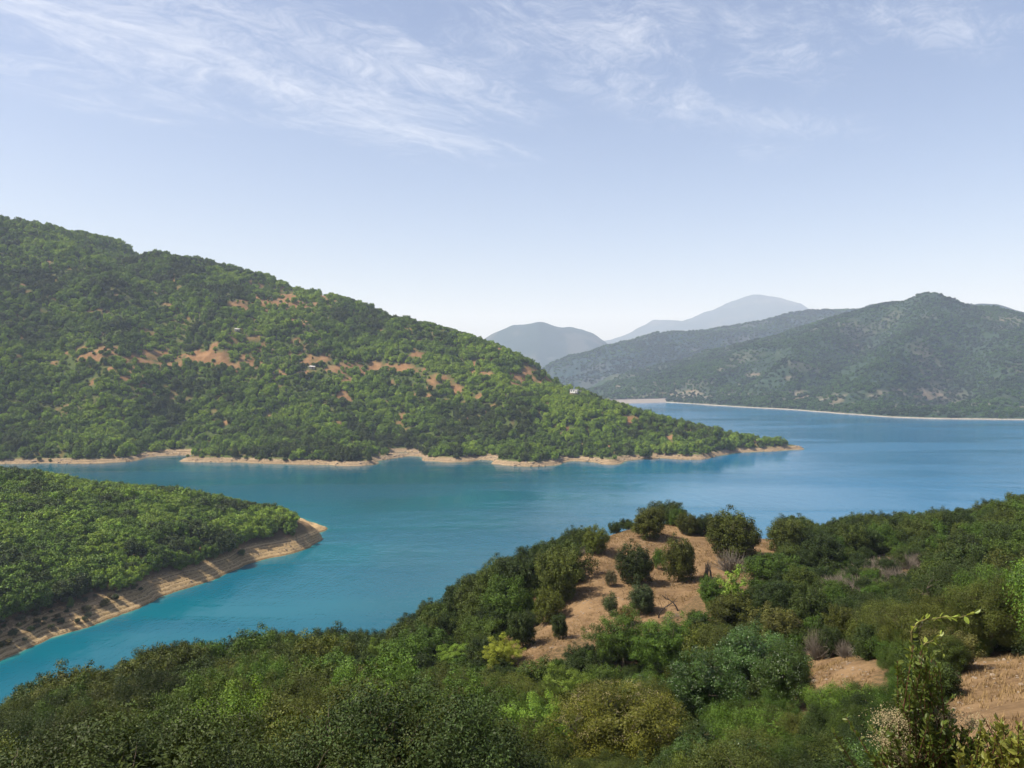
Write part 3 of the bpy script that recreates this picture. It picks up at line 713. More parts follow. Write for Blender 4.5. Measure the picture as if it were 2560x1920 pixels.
for a in [(1665, 940, 12, 16, 'dark', 'small dark tree standing up on the crest near the end of the far point'),
          (1640, 962, 17, 12, 'dark', 'low dark tree in the grove just behind the bare tip of the far point'),
          (690, 622, 17, 16, 'dark', 'dark lone tree rising above the skyline of the big left hill')]:
    e = single('vfar', hA, *a[:5], a[5], 'tree', 760 if a[0] > 1000 else 1100, 1300, step=2); vfar_protos.append(e) if e else None
B_SINGLE = [(578, 1103, 44, 40, 'green', 'tall rounded green tree near the tip of the left peninsula'), (628, 1122, 26, 30, 'green', 'last green tree before the bare sandy tip of the left peninsula'),
            (604, 1128, 34, 34, 'bright', 'bright green tree above the sandy tip of the left peninsula'), (545, 1098, 24, 24, 'dark', 'small dark tree behind the tall rounded tree of the left peninsula')]
for a in B_SINGLE:
    e = single('far', hB, *a[:5], a[5], 'tree', 300, 430); far_protos.append(e) if e else None
for a in [(520, 1197, 18, 17, 'green', 'round green bush alone on the terraced sandy bank of the left peninsula'), (151, 1304, 16, 26, 'bright', 'bright green upright bush on the brown bank at the left'),
          (184, 1316, 22, 18, 'grey', 'grey green bush on the brown bank beside the bright upright bush')]:
    single('bush', hB, *a[:5], a[5], 'bush', 220, 430)
for a in [(616, 992, 14, 9, 'dark', 'dark bush on the far sandy bank, right of the first headland'), (560, 990, 8, 8, 'bright', 'pale green bush on the far sandy bank left of the dark bush'), (85, 993, 12, 10, 'dark', 'dark bush on the sandy far shore near the left picture edge'),
          (108, 997, 8, 7, 'green', 'tiny bush by the waterline near the left picture edge'), (1277, 988, 10, 6, 'green', 'low green bush on the pale beach of the far point'), (1300, 991, 8, 6, 'dark', 'small dark bush on the pale beach of the far point')]:
    single('bush', hA, *a[:5], a[5], 'bush', 640, 800, step=1)
FP = [c for e in far_protos for c in e.children if c.name.startswith('crown')]
VP = [c for e in vfar_protos for c in e.children if c.name.startswith('crown')]

# woods on the near peninsula
def sky_clip(X, Y, Z, s, Hk, line, tol):
    "shrink trees that would rise above the outline the woods have"
    px, py = proj(X, Y, Z); lim = np.interp(px, [p[0] for p in line], [p[1] for p in line]) - tol
    d = np.hypot(0, Y); hmax = (py - lim) / F_ * Y
    return px, py, np.minimum(s, hmax / Hk)
B_LINE = [(-600, 990), (0, 1010), (110, 1010), (130, 1018), (200, 1036), (300, 1046), (400, 1054), (500, 1076), (560, 1090), (600, 1092), (640, 1112), (650, 1130), (700, 1140)]
X, Y, rs = scatter(-420, -75, 190, 520, 5.6, 3)
Z = hB(X, Y); n1 = fbm(X, Y, 30, 3, 7)
s = rs.uniform(.85, 1.6, len(X)) * (1 + .12 * n1)
px, py, s = sky_clip(X, Y, Z, s, 5.6, B_LINE, 3)
lowmask = sstep(px, -50, 260)
ok = (Z > 4.7 + rs.uniform(0, 1.0, len(X)) + (1 - lowmask) * 1.5) & (s > .3) & (px > -260) & (px < 642)
X, Y, Z, s, n1 = X[ok], Y[ok], Z[ok], s[ok], n1[ok]
tt = blend(.44 + .5 * fbm(X, Y, 17, 3, 4) + rs.normal(0, .24, len(X)) + .2, ['deep', 'dark', 'green', 'green', 'bright', 'lime']) * np.array([1.2, 1.12, 1])
woods('peninsula_woods', np.stack([X, Y, Z - .2], 1), np.stack([s * rs.uniform(.9, 1.25, len(s)), s * rs.uniform(.9, 1.2, len(s)), s], 1), tt, FP, 'dense green oak woods covering the near peninsula on the left')
# low scrub on the bank of the peninsula
X, Y, rs = scatter(-300, -100, 190, 330, 2.6, 13); Z = hB(X, Y); px, py = proj(X, Y, Z)
ok = (Z > 1.6) & (Z < 10) & (px < 330) & (px > -260) & (rs.rand(len(X)) < .8 * (1 - sstep(px, 100, 300)) + .05)
X, Y, Z = X[ok], Y[ok], Z[ok]; s = rs.uniform(.18, .42, len(X))
woods('bank_scrub', np.stack([X, Y, Z], 1), np.stack([s, s, s * .8], 1), blend(rs.rand(len(X)), ['brown', 'grey', 'dark', 'brown']), FP, 'sparse brown and grey scrub on the peninsula bank')

# woods on the far hill
A_LINE = [(p[0], p[1] - 8) for p in sorted([(a, b) for a, b, _ in A_RIDGE])] + [(1650, 946), (1690, 950), (1712, 962)]
X, Y, rs = scatter(-1120, 320, 625, 1600, 5.0, 5)
Z = hA(X, Y); px, py = proj(X, Y, Z)
den = 1 - .93 * patchA(X, Y, px, py)
s = .45 + rs.rand(len(X)) ** 1.7 * 1.1; s = s * np.where(den < .5, .5, 1) * (1 + .2 * fbm(X, Y, 40, 2, 2))
_, _, s = sky_clip(X, Y, Z, s, 5.7, A_LINE, 5)
ok = (Z > 2.6 + rs.uniform(0, 1.8, len(X))) & (s > .25) & (px > -150) & (px < 1700) & (rs.rand(len(X)) < den)
SITES = []
for a, b in ((1240, 851), (675, 798), (514, 716)):
    q_ = solve(hA, a, b, 0, 750, 1250, 1)
    if q_:
        SITES.append((a, b, q_)); print('site', a, b, q_)
        ok &= ~((np.abs(px - a - 3) < 15) & (Y < q_[1] + 6) & (Y > q_[1] - 130) & (py - 5.9 * s * F_ / Y < b + 1) & (py > b - 12))
X, Y, Z, s, px, py = X[ok], Y[ok], Z[ok], s[ok], px[ok], py[ok]
shadez = ell(px, py, [(780, 950, 320, 55), (1080, 930, 200, 45), (250, 610, 260, 60), (850, 690, 160, 36), (1000, 735, 120, 30), (330, 690, 90, 60), (1350, 940, 150, 20)], .6)  # slopes turned from the sun: shade put into a darker tree tint
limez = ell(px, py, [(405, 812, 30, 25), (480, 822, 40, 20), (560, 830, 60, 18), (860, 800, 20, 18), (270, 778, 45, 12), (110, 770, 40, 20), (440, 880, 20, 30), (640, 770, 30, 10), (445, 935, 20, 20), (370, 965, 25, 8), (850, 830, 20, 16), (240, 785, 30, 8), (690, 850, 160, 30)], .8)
tv = .62 + .45 * fbm(X, Y, 45, 3, 4) + rs.normal(0, .19, len(X)) - .26 * shadez + .26 * limez
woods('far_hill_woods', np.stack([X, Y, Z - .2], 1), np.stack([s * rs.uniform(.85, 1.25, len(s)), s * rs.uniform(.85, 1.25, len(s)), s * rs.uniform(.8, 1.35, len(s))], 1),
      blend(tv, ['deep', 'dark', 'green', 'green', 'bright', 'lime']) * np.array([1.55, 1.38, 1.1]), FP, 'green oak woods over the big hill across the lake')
# woods on the mountain
X, Y, rs = scatter(80, 2000, 1280, 2750, 9.0, 6); Z = hD(X, Y); px, py = proj(X, Y, Z)
den = 1 - .6 * ell(px, py, D_BARE, .4)
s = rs.uniform(.7, 1.45, len(X)) * (1 + .3 * fbm(X, Y, 60, 2, 2))
ok = (Z > 2.2) & (px > 1150) & (px < 2330) & (rs.rand(len(X)) < den * (.78 + .5 * fbm(X, Y, 50, 2, 6)) + .12)
X, Y, Z, s = X[ok], Y[ok], Z[ok], s[ok]
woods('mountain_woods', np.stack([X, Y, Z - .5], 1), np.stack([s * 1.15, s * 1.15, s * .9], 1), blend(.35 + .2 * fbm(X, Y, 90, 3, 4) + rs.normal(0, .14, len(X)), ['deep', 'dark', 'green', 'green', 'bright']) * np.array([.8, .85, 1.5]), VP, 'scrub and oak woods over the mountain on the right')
X, Y, rs = scatter(-250, 2900, 3000, 4500, 15.0, 16); Z = hG(X, Y); px, py = proj(X, Y, Z)
ok = (Z > 5) & (px > 1150) & (px < 2100) & (py < 850) & (rs.rand(len(X)) < .75 + .5 * fbm(X, Y, 90, 2, 6)); X, Y, Z = X[ok], Y[ok], Z[ok]; s = rs.uniform(1.0, 2.2, len(X))
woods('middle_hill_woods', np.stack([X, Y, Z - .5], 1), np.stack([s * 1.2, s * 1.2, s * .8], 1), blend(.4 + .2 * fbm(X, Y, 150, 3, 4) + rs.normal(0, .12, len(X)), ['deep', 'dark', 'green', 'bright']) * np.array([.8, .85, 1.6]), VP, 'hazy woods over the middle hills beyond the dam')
print('woods done')

# ------------------------------------------------------------------ trees of the foreground hill
C_LINE = [(-200, 1600), (0, 1525), (30, 1500), (60, 1466), (150, 1402), (250, 1372), (370, 1334), (500, 1330), (560, 1332), (640, 1328), (760, 1352), (835, 1358), (880, 1322), (925, 1300), (955, 1275), (978, 1220), (1030, 1212), (1100, 1184), (1180, 1167), (1250, 1132), (1310, 1103), (1350, 1096),
          (1400, 1082), (1470, 1094), (1490, 1108), (1560, 1112), (1600, 1104), (1680, 1117), (1760, 1106), (1830, 1102), (1900, 1100), (2000, 1096), (2060, 1084), (2100, 1076), (2212, 1064), (2400, 1050)]
TREES = []; SEEN = []
def occupied(x, y, r):
    for (a, b, q) in TREES:
        if (a - x) ** 2 + (b - y) ** 2 < (q + r) ** 2: return True
    return False
ORD = ['first', 'second', 'third', 'fourth', 'fifth', 'sixth', 'seventh', 'eighth', 'ninth', 'tenth', 'eleventh', 'twelfth', 'thirteenth', 'fourteenth', 'fifteenth', 'sixteenth', 'seventeenth', 'eighteenth', 'nineteenth', 'twentieth']
def spec(kind, px, py, w, h, tint, label, cat, d0=14, d1=150, **kw):
    e = single(kind, hC, px, py, w, h, tint, label, cat, d0, d1, **kw)
    if e: TREES.append((e.location.x, e.location.y, w * e.location.y / F_ * .38)); SEEN.append((px, py, w, h, e.location.y))
    return e
spec('oak_mid', 1401, 1130, 70, 70, 'olive', 'round olive tree at the top left of the bare hillock', 'tree', 60)
spec('oak_mid', 1444, 1106, 76, 52, 'dark', 'wide dark tree at the highest point of the hillock outline', 'tree', 90)
spec('oak_mid', 1319, 1122, 56, 48, 'green', 'green tree on the crest at the left end of the bare hillock', 'tree', 90)
spec('oak_mid', 1282, 1169, 58, 58, 'olive', 'olive green tree at the left edge of the bare soil, below the crest', 'tree', 60)
spec('oak_mid', 1379, 1218, 80, 88, 'dark', 'large round dark tree in the middle of the bare hillock', 'tree', 60)
spec('oak_mid', 1473, 1205, 70, 100, 'olive', 'tall dark tree with a ragged top beside the stack of grey poles', 'tree', 60)
spec('bush', 1423, 1207, 34, 46, 'green', 'narrow bush squeezed between the two big trees on bare soil', 'bush', 60)
spec('oak_mid', 1595, 1156, 112, 104, 'olive', 'broadest tree on the bare hillock, right of the others, with grey lower twigs', 'tree', 60)
spec('bush', 1318, 1252, 30, 36, 'grey', 'small grey green bush alone on the bare slope', 'bush', 60)
spec('bush', 1319, 1311, 40, 50, 'blue', 'blue green bush on the lower part of the bare slope', 'bush', 60)
spec('oak_mid', 1390, 1295, 56, 66, 'blue', 'blue green small tree next to the brown dry bush', 'tree', 55)
spec('bush', 1352, 1333, 44, 42, 'brown', 'brown half dry bush below the blue green tree', 'bush', 55)
spec('oak_mid', 1211, 1357, 36, 56, 'dark', 'small upright dark tree on the lowest tongue of bare soil', 'tree', 55)
spec('oak_mid', 1131, 1367, 60, 80, 'dark', 'dark tree casting its shadow on the lower left bare soil', 'tree', 55)
spec('oak_mid', 1210, 1245, 88, 120, 'olive', 'big dense tree bordering the left side of the bare slope', 'tree', 55)
spec('oak_mid', 1180, 1310, 66, 76, 'olive', 'olive tree below the big dense one at the left side of the bare slope', 'tree', 55)
spec('bush', 1508, 1111, 36, 32, 'green', 'green bush on the skyline right of the highest trees', 'bush', 90)
spec('bush', 1540, 1117, 34, 26, 'olive', 'low olive bush on the skyline left of the broadest tree', 'bush', 90)
spec('bush', 1480, 1143, 20, 16, 'grey', 'pale little bush on the top edge of the bare soil', 'bush', 60)
spec('bush', 1509, 1148, 24, 20, 'green', 'low green bush on the top edge of the bare soil', 'bush', 60)
spec('bush', 1340, 1137, 26, 24, 'olive', 'small bush at the foot of the crest trees, left end', 'bush', 60)
spec('sapling', 1590, 1280, 54, 96, 'lime', 'slender lime green sapling in front of the bare hillock', 'sapling', 40)
spec('broad_near', 456, 1342, 60, 62, 'yellow', 'yellow green tree sticking up against the water at the left', 'tree', 60)
spec('oak_mid', 540, 1342, 30, 40, 'dark', 'small dark tree on the outline right of the yellow green tree', 'tree', 60)
spec('sapling', 890, 1330, 34, 40, 'bright', 'bright sapling in the notch of the outline above the water', 'sapling', 70)
spec('broad_near', 1088, 1415, 80, 62, 'yellow', 'yellow and lime tree just below the lower left bare soil', 'tree', 30)
spec('broad_near', 983, 1425, 84, 50, 'bright', 'pale bright green tree left of the yellow one', 'tree', 30)
spec('broad_near', 852, 1374, 64, 36, 'lime', 'lime green tree below the notch in the outline', 'tree', 40)
spec('broad_near', 818, 1412, 66, 50, 'bright', 'pale green tree below the lime green one near the centre', 'tree', 30)
spec('broad_near', 1216, 1494, 110, 90, 'lime', 'light green round crown among dark trees at the bottom centre', 'tree', 20)
spec('broad_near', 75, 1490, 80, 70, 'bright', 'light green tree at the lower left close to the water', 'tree', 25)
spec('broad_near', 171, 1500, 56, 44, 'lime', 'small light crown right of the lower left light tree', 'tree', 25)
spec('broad_near', 1345, 1400, 130, 130, 'green', 'fresh green broadleaf tree below the bare slope, left of two', 'tree', 30)
spec('broad_near', 1440, 1410, 140, 140, 'green', 'fresh green broadleaf tree below the bare slope, right of two', 'tree', 30)
spec('gloss_near', 1620, 1440, 170, 150, 'gloss', 'glossy leaved tree at the centre of the lower right', 'tree', 22)
spec('gloss_near', 1520, 1500, 170, 160, 'gloss', 'glossy leaved tree left of the bare patch, closer to the camera', 'tree', 20)
spec('gloss_near', 1700, 1470, 120, 140, 'gloss', 'glossy bluish tree touching the small bare patch', 'tree', 20)
FLOW = spec('oak_near', 1340, 1590, 300, 210, (.12, .135, .02), 'yellowish flowering tree at the bottom, right of centre', 'tree', 15, variant=0)
spec('oak_near', 1820, 1540, 150, 120, 'green', 'green tree with yellowish tips below the small bare patch', 'tree', 15)
spec('oak_mid', 2062, 1405, 110, 85, (.085, .088, .024), 'rounded yellow olive tree behind the arching shoot', 'tree', 30)
spec('oak_mid', 2030, 1465, 120, 90, 'dark', 'dark tree left of the bare slope at the lower right', 'tree', 28)
spec('oak_mid', 1693, 1360, 110, 92, (.080, .096, .018), 'brownish olive dome shaped tree left of the conical tree', 'tree', 30)
spec('oak_mid', 1742, 1310, 84, 100, 'dark', 'dark conical tree left of the grey dry shrubs', 'tree', 40)
spec('oak_mid', 1820, 1345, 64, 80, 'olive', 'olive tree above the small bare patch', 'tree', 40)
spec('oak_mid', 1795, 1385, 52, 70, 'dark', 'dark green tree at the top of the small bare patch', 'tree', 34)
spec('oak_mid', 1818, 1126, 66, 48, 'brown', 'brownish grey tree on the skyline at the right', 'tree', 95)
spec('oak_mid', 1700, 1155, 74, 74, 'olive', 'rounded olive tree at the right edge of the bare hillock', 'tree', 70)
spec('oak_mid', 1575, 1320, 110, 76, 'olive', 'wide olive tree behind the lime green sapling', 'tree', 40)
spec('oak_mid', 1540, 1280, 66, 60, 'green', 'green rounded tree below the stack of grey poles', 'tree', 45)
spec('oak_mid', 1660, 1230, 110, 66, 'green', 'dense green tree at the right lower side of the bare hillock', 'tree', 60)
CR = list(range(1236, 1690, 23))
CL = lambda p: float(np.interp(p, [q[0] for q in C_LINE], [q[1] for q in C_LINE]))
for i, p_ in enumerate(CR):
    hh_ = rnd.uniform(34, 50) if not 1385 < p_ < 1475 else 40
    spec('oak_mid', p_ + rnd.uniform(-5, 5), CL(p_) + hh_ * .5 + rnd.uniform(0, 8), rnd.uniform(36, 52), hh_, rnd.choice(['olive', 'green', 'dark', 'olive']),
         'low tree in the row along the crest behind the bare soil, %s from left' % ORD[i], 'tree', 112, 150, group='low trees along the hillock crest')
NSPEC = len(TREES)

def zone(px, py, d):
    if d < 32: z = 'along bottom edge'
    elif py < 1215 and px > 1680: z = 'on right skyline'
    elif px > 1960: z = 'on dark right slope'
    elif px > 1680: z = 'near grey dry shrubs'
    elif px > 1240: z = 'below bare hillock' if py > 1280 else 'behind bare hillock'
    elif px > 900: z = 'left of bare hillock' if py < 1400 else 'in hollow below centre'
    elif py < 1440: z = 'along left water outline'
    else: z = 'in lower left canopy'
    return z
rs = np.random.RandomState(21); cand = []
for (y0, y1, spc) in ((16.5, 34, 3.3), (34, 62, 3.6), (62, 104, 3.9), (104, 175, 4.3)):
    gx, gy, _ = scatter(-130, 150, y0, y1, spc, int(y0))
    for a, b in zip(gx, gy): cand.append((a, b, spc))
cx = np.array([c[0] for c in cand]); cy = np.array([c[1] for c in cand]); cz = hC(cx, cy); cpx, cpy = proj(cx, cy, cz)
lim = np.interp(cpx, [p[0] for p in C_LINE], [p[1] for p in C_LINE])
fill = []
for i in range(len(cand)):
    x, y, z, a, b = cx[i], cy[i], cz[i], cpx[i], cpy[i]; marg = 3.2 * F_ / y
    if a < -marg or a > W_ + marg or z < 1: continue
    s = rs.uniform(.72, 1.12); 
    if y > 100: s *= .85
    if a > 1240 and a < 1690 and y > 104: s = rs.uniform(.5, .72)
    hpx = 5 * s * F_ / y; rp = 2.2 * s * F_ / y
    lim[i] = max(np.interp(a + q * rp, [p[0] for p in C_LINE], [p[1] for p in C_LINE]) - (0 if q == 0 else 10 + .12 * rp) for q in (-.8, -.5, 0, .5, .8))
    tol = rs.uniform(-8, 5)
    if b - hpx < lim[i] - tol: s *= max(0, (b - lim[i] + tol)) / hpx; hpx = 5 * s * F_ / y
    if s < .38: continue
    if b - hpx > 1700: continue
    okk = False
    for shr in (1, .75, .55, .4):
        s2 = s * shr; h2 = hpx * shr
        if s2 < .3: break
        bad = False
        for Pg in C_BARE:
            if Pg is C_BARE[3] and s2 < .42: continue
            qa = np.array([a + sx * h2 for q in (0, .3, .6, .95) for sx in (-.35, 0, .35)]); qb = np.array([b - h2 * q for q in (0, .3, .6, .95) for sx in (-.35, 0, .35)])
            if inpoly(qa, qb, Pg).any(): bad = True; break
        if not bad:
            for (sx_, sy_, sw, sh_, sd_) in SEEN:
                if y < sd_ - .3 and abs(a - sx_) < sw * .3 + h2 * .42 and b > sy_ and b - h2 < sy_ + sh_ * .22: bad = True; break
        if not bad: okk = True; break
    if not okk: continue
    s, hpx = s2, h2
    if occupied(x, y, 1.1 * s): continue
    fill.append((hpx, x, y, z, s, a, b - hpx * .5))
fill.sort(key=lambda f: -f[0])
print('foreground candidates', len(fill))
NIND = 245
# those hidden behind the crest drop out of the individually built ones first
ind = []; rest = []
for f in fill:
    hid = f[2] > 128
    (ind if (len(ind) < NIND and not hid) else rest).append(f)
SIZEW = ('small', 'medium sized', 'large')
lab_items = []
for (hpx, x, y, z, s, a, b) in ind:
    n_ = float(fbm(np.array([x]), np.array([y]), 16, 3, 12)[0]); u = rs.rand()
    if y < 60:
        kind = 'oak_near'
        if u < .10: kind = 'broad_near'
        elif u > .88 and a > 1200: kind = 'gloss_near'
    else: kind = 'oak_mid'
    v_ = n_ + rs.normal(0, .35)
    tint = 'dark' if v_ < -.4 else 'olive' if v_ < .28 else 'green' if v_ < .7 else 'brown' if (u < .25) else 'olive'
    if a > 1950 and rs.rand() < .45: tint = 'deep'
    if a < 700 and y < 50 and rs.rand() < .35: tint = 'deep'
    if kind == 'broad_near': tint = 'bright' if rs.rand() < .4 else 'green'
    if kind == 'gloss_near': tint = 'gloss'
    e = plant(kind, x, y, z - .15, s, rs.uniform(.88, 1.1), rs.uniform(0, 6.28), tint, None, None, rnd)
    word = dict(dark='dark green', olive='olive green', green='mid green', brown='brownish', deep='very dark green', bright='bright green', gloss='glossy')[tint]
    lab_items.append((e, word, zone(a, b, y), a, y, s, kind))
grp = {}
for it in lab_items: grp.setdefault((it[1], it[2], it[6].split('_')[0]), []).append(it)
for (word, z_, kd), L in grp.items():
    L.sort(key=lambda q: q[3]); n = len(L); kw = dict(oak='oak', broad='broadleaf', gloss='evergreen')[kd]
    rows = [L] if n <= 14 else None
    if rows is None:
        ds = sorted(q[4] for q in L); m1 = ds[len(ds) // 2]
        nr = (n + 13) // 14; L2 = sorted(L, key=lambda q: q[4]); rows = [sorted(L2[k * n // nr:(k + 1) * n // nr], key=lambda q: q[3]) for k in range(nr)]
    for ri, R_ in enumerate(rows):
        rw = '' if len(rows) == 1 else ', %s row back' % ORD[ri]
        for i, q in enumerate(R_):
            lb = f'{word} {kw} {z_}' if n == 1 else f'{word} {kw} {z_}, {ORD[min(i, 19)]} from left{rw}'
            tag(q[0], lb, 'tree', 'trees covering the foreground hill')
if rest:
    X = np.array([f[1] for f in rest]); Y = np.array([f[2] for f in rest]); Z = np.array([f[3] for f in rest]); s = np.array([f[4] for f in rest])
    mp_ = [c for e, *_q in lab_items if _q[5] == 'oak_mid' for c in e.children if c.name.startswith('crown')]
    seen = {}; [seen.setdefault(c.data.name, c) for c in mp_]
    woods('hillside_woods', np.stack([X, Y, Z - .1], 1), np.stack([s, s, s], 1), blend(.4 + rs.normal(0, .25, len(X)), ['deep', 'dark', 'olive', 'green', 'green']) * .8, list(seen.values()), 'further trees of the foreground hill beyond its crest')
print('individual', len(ind), 'rest', len(rest))

# ------------------------------------------------------------------ grey dry shrubs
BR = [(1860, 1258, 44, 30), (1911, 1214, 40, 26), (1940, 1240, 44, 30), (1831, 1268, 40, 26), (1885, 1236, 42, 28), (1960, 1215, 36, 26), (1800, 1262, 34, 22), (1985, 1200, 34, 22), (1915, 1262, 40, 26), (1870, 1282, 36, 24), (1860, 1346, 44, 50), (1769, 1386, 46, 60), (1880, 1380, 36, 40), (1830, 1400, 34, 34),
      (1780, 1280, 30, 22), (1240, 1170, 20, 20), (1300, 1130, 18, 16), (1255, 1190, 18, 18), (1580, 1210, 56, 44), (1990, 1228, 34, 24), (1845, 1240, 36, 24)]
BR += [(int(1775 + 30 * (q % 8) + 11 * (q // 8)), int(1284 - 12 * (q % 8) - 16 * (q // 8) + 5 * (q % 3)), 34, 24) for q in range(20)]
BL = {12: 'tall pale dry shrub at the top left corner of the small bare patch', 11: 'tall grey dry shrub left of the small bare patch', 10: 'pale grey dry shrub above the small bare patch', 15: 'grey dry twigs at the left border of the bare hillock',
      18: 'grey dead twigs hanging under the broadest tree of the hillock', 16: 'small dry shrub near the left end of the hillock crest', 17: 'small dry shrub just under the left border trees of the hillock', 13: 'dry shrub on the upper edge of the small bare patch'}
order = sorted([i for i in range(len(BR)) if i not in BL], key=lambda i: BR[i][0])
for i, (a, b, w, h) in enumerate(BR):
    if i in BL: lb = BL[i]
    else: lb = 'grey dry shrub in the thicket on the right slope, %s from left' % ORD[order.index(i)] if order.index(i) < 20 else 'grey dry shrub in the right half of the thicket, %s from left' % ORD[min(order.index(i) - 20, 19)]
    spec('brush', a, b, w * 1.2, h * 1.3, 'grey', lb, 'shrub', 30, group='grey dry shrubs on the slope')

# ------------------------------------------------------------------ things on the bare hillock
def place(hf, px, py, d0=20, d1=200):
    r = solve(hf, px, py, 0, d0, d1, .4); return r
# stack of grey poles leaning together
x, y, z = place(hC, 1531, 1252, 60)
e = bpy.data.objects.new('pole_stack', None); COL.objects.link(e); e.location = (x, y, z); tag(e, 'stack of pale grey dead poles leaning together on the bare hillock', 'wood pile')
rs = np.random.RandomState(3)
for k in range(17):
    a = rs.uniform(0, 6.283); r0 = rs.uniform(.25, .75); hgt = rs.uniform(1.3, 2.3)
    ptsk = [(math.cos(a) * r0, math.sin(a) * r0 * .6, -.1), (math.cos(a) * r0 * .55 + rs.normal(0, .06), math.sin(a) * r0 * .3, hgt * .5), (rs.normal(0, .16) + math.cos(a) * .1, rs.normal(0, .1), hgt)]
    link('pole', tubes_mesh('pole_mesh', [(ptsk, [.055, .045, .028])], 6), M_TWIG if k % 5 else M_CHAR, e)
# charred dead stems
for i, (a, b, hh_, lb) in enumerate([(1424, 1330, 2.6, 'bent charred dead stem above the fresh green trees, left one'), (1466, 1312, 2.4, 'charred dead stem standing right of the bent one'), (1440, 1345, 2.0, 'tangle of dark dead branches below the bare slope')]):
    r = place(hC, a, b + 8, 50)
    if not r: continue
    rs = np.random.RandomState(40 + i); L = []
    st = wander(rs, (0, 0, -.2), (.15 - .3 * (i % 2), 0, 1), hh_, 6, .22); L.append((st, [.09, .08, .07, .05, .04, .03, .015]))
    for q in range(2, 6):
        for _ in range(2 + 3 * (i == 2)):
            aa = rs.uniform(0, 6.28); L.append((wander(rs, st[q], (math.cos(aa), math.sin(aa), .6), hh_ * .35, 4, .3), [.03, .024, .018, .012, .005]))
    o_ = link('dead_tree', tubes_mesh('dead_mesh', L, 5), M_CHAR if i < 2 else M_TWIG, None, r); tag(o_, lb, 'dead tree')

# stones and dry grass on the bare ground
def ico(rs, n=1):
    import bmesh
    bm = bmesh.new(); bmesh.ops.create_icosphere(bm, subdivisions=n, radius=1)
    for v in bm.verts: v.co *= 1 + rs.normal(0, .16)
    V = np.array([v.co[:] for v in bm.verts]); Fc = np.array([[q.index for q in f.verts] for f in bm.faces]); bm.free(); return V, Fc
def bare_points(n, seed, polys, d0, d1):
    rs = np.random.RandomState(seed); X = rs.uniform(-20, 110, n); Y = rs.uniform(d0, d1, n); Z = hC(X, Y); a, b = proj(X, Y, Z)
    ok = np.zeros(n, bool)
    for P in polys: ok |= inpoly(a, b, P)
    return X[ok], Y[ok], Z[ok], rs
X, Y, Z, rs = bare_points(90000, 5, C_BARE[:3], 14, 125)
cl_ = fbm(X, Y, 6, 3, 2) + .3 * rs.rand(len(X)); pick = cl_ > .35; X, Y, Z = X[pick][:1700], Y[pick][:1700], Z[pick][:1700]
VV, FF = [], []; protoS = [ico(rs) for _ in range(5)]; off = 0
for i in range(len(X)):
    V, Fc = protoS[i % 5]; s = abs(rs.normal(0, 1)) * .04 + .02; q = V * s * np.array([1, 1, .6]) * rs.uniform(.7, 1.3, 3) + np.array([X[i], Y[i], Z[i] + s * .1]); VV.append(q); FF.append(Fc + off); off += len(V)
M_STONE = simple('pale_stone', (.22, .175, .13), .9, .1, 3, .35)
tag(link('stones', npmesh('stones', np.vstack(VV), np.vstack(FF), 3), M_STONE), kind='stuff', label='small pale stones scattered on the bare soil')
X, Y, Z, rs = bare_points(160000, 8, C_BARE, 14, 125)
pick = (fbm(X, Y, 3.5, 3, 7) + .6 * rs.rand(len(X))) > .05; X, Y, Z = X[pick][:34000], Y[pick][:34000], Z[pick][:34000]
n = len(X); B = 7; VV = np.zeros((n, B, 3, 3)); 
for k in range(B):
    a = rs.uniform(0, 6.283, n); l = rs.uniform(.08, .34, n); lean = rs.uniform(.2, .9, n)
    base = np.stack([X + rs.normal(0, .05, n), Y + rs.normal(0, .05, n), Z - .02], 1); side = np.stack([-np.sin(a), np.cos(a), 0 * a], 1) * .014
    tip = base + np.stack([np.cos(a) * l * lean, np.sin(a) * l * lean, l], 1); VV[:, k, 0] = base - side; VV[:, k, 1] = base + side; VV[:, k, 2] = tip
gm_ = npmesh('dry_grass', VV.reshape(-1, 3), np.arange(n * B * 3).reshape(-1, 3), 3)
tag(link('dry_grass', gm_, simple('dry_straw', (.22, .15, .07), .9, .05, 4, .35)), kind='stuff', label='short dry grass tufts on the bare soil')
r = place(hC, 1887, 1500, 15)

def shore_rocks(name, label, hf, x0, x1, y0, y1, n, zlo, zhi, big, seed):
    rs = np.random.RandomState(seed); X = rs.uniform(x0, x1, n); Y = rs.uniform(y0, y1, n); Z = hf(X, Y); px, py = proj(X, Y, Z)
    ok = (Z > zlo) & (Z < zhi) & (px > -80) & (px < 1760) & (fbm(X, Y, 12, 3, seed) > -.1); X, Y, Z = X[ok], Y[ok], Z[ok]
    PS = [ico(rs) for _ in range(5)]; VV, FF, off = [], [], 0
    for i in range(len(X)):
        V, Fc = PS[i % 5]; s_ = big * (.3 + rs.rand() ** 3); VV.append(V * s_ * np.array([1.3, 1, .55]) * rs.uniform(.7, 1.3, 3) + np.array([X[i], Y[i], Z[i]])); FF.append(Fc + off); off += len(V)
    tag(link(name, npmesh(name, np.vstack(VV), np.vstack(FF), 3), M_STONE), kind='stuff', label=label); print(name, len(X))
shore_rocks('bank_stones', 'small rocks and debris on the terraced peninsula bank', hB, -300, -70, 190, 420, 26000, .1, 5.5, .3, 3)
shore_rocks('shore_stones', 'rocks along the far sandy shore', hA, -620, 300, 640, 860, 60000, .1, 3.6, .7, 4)

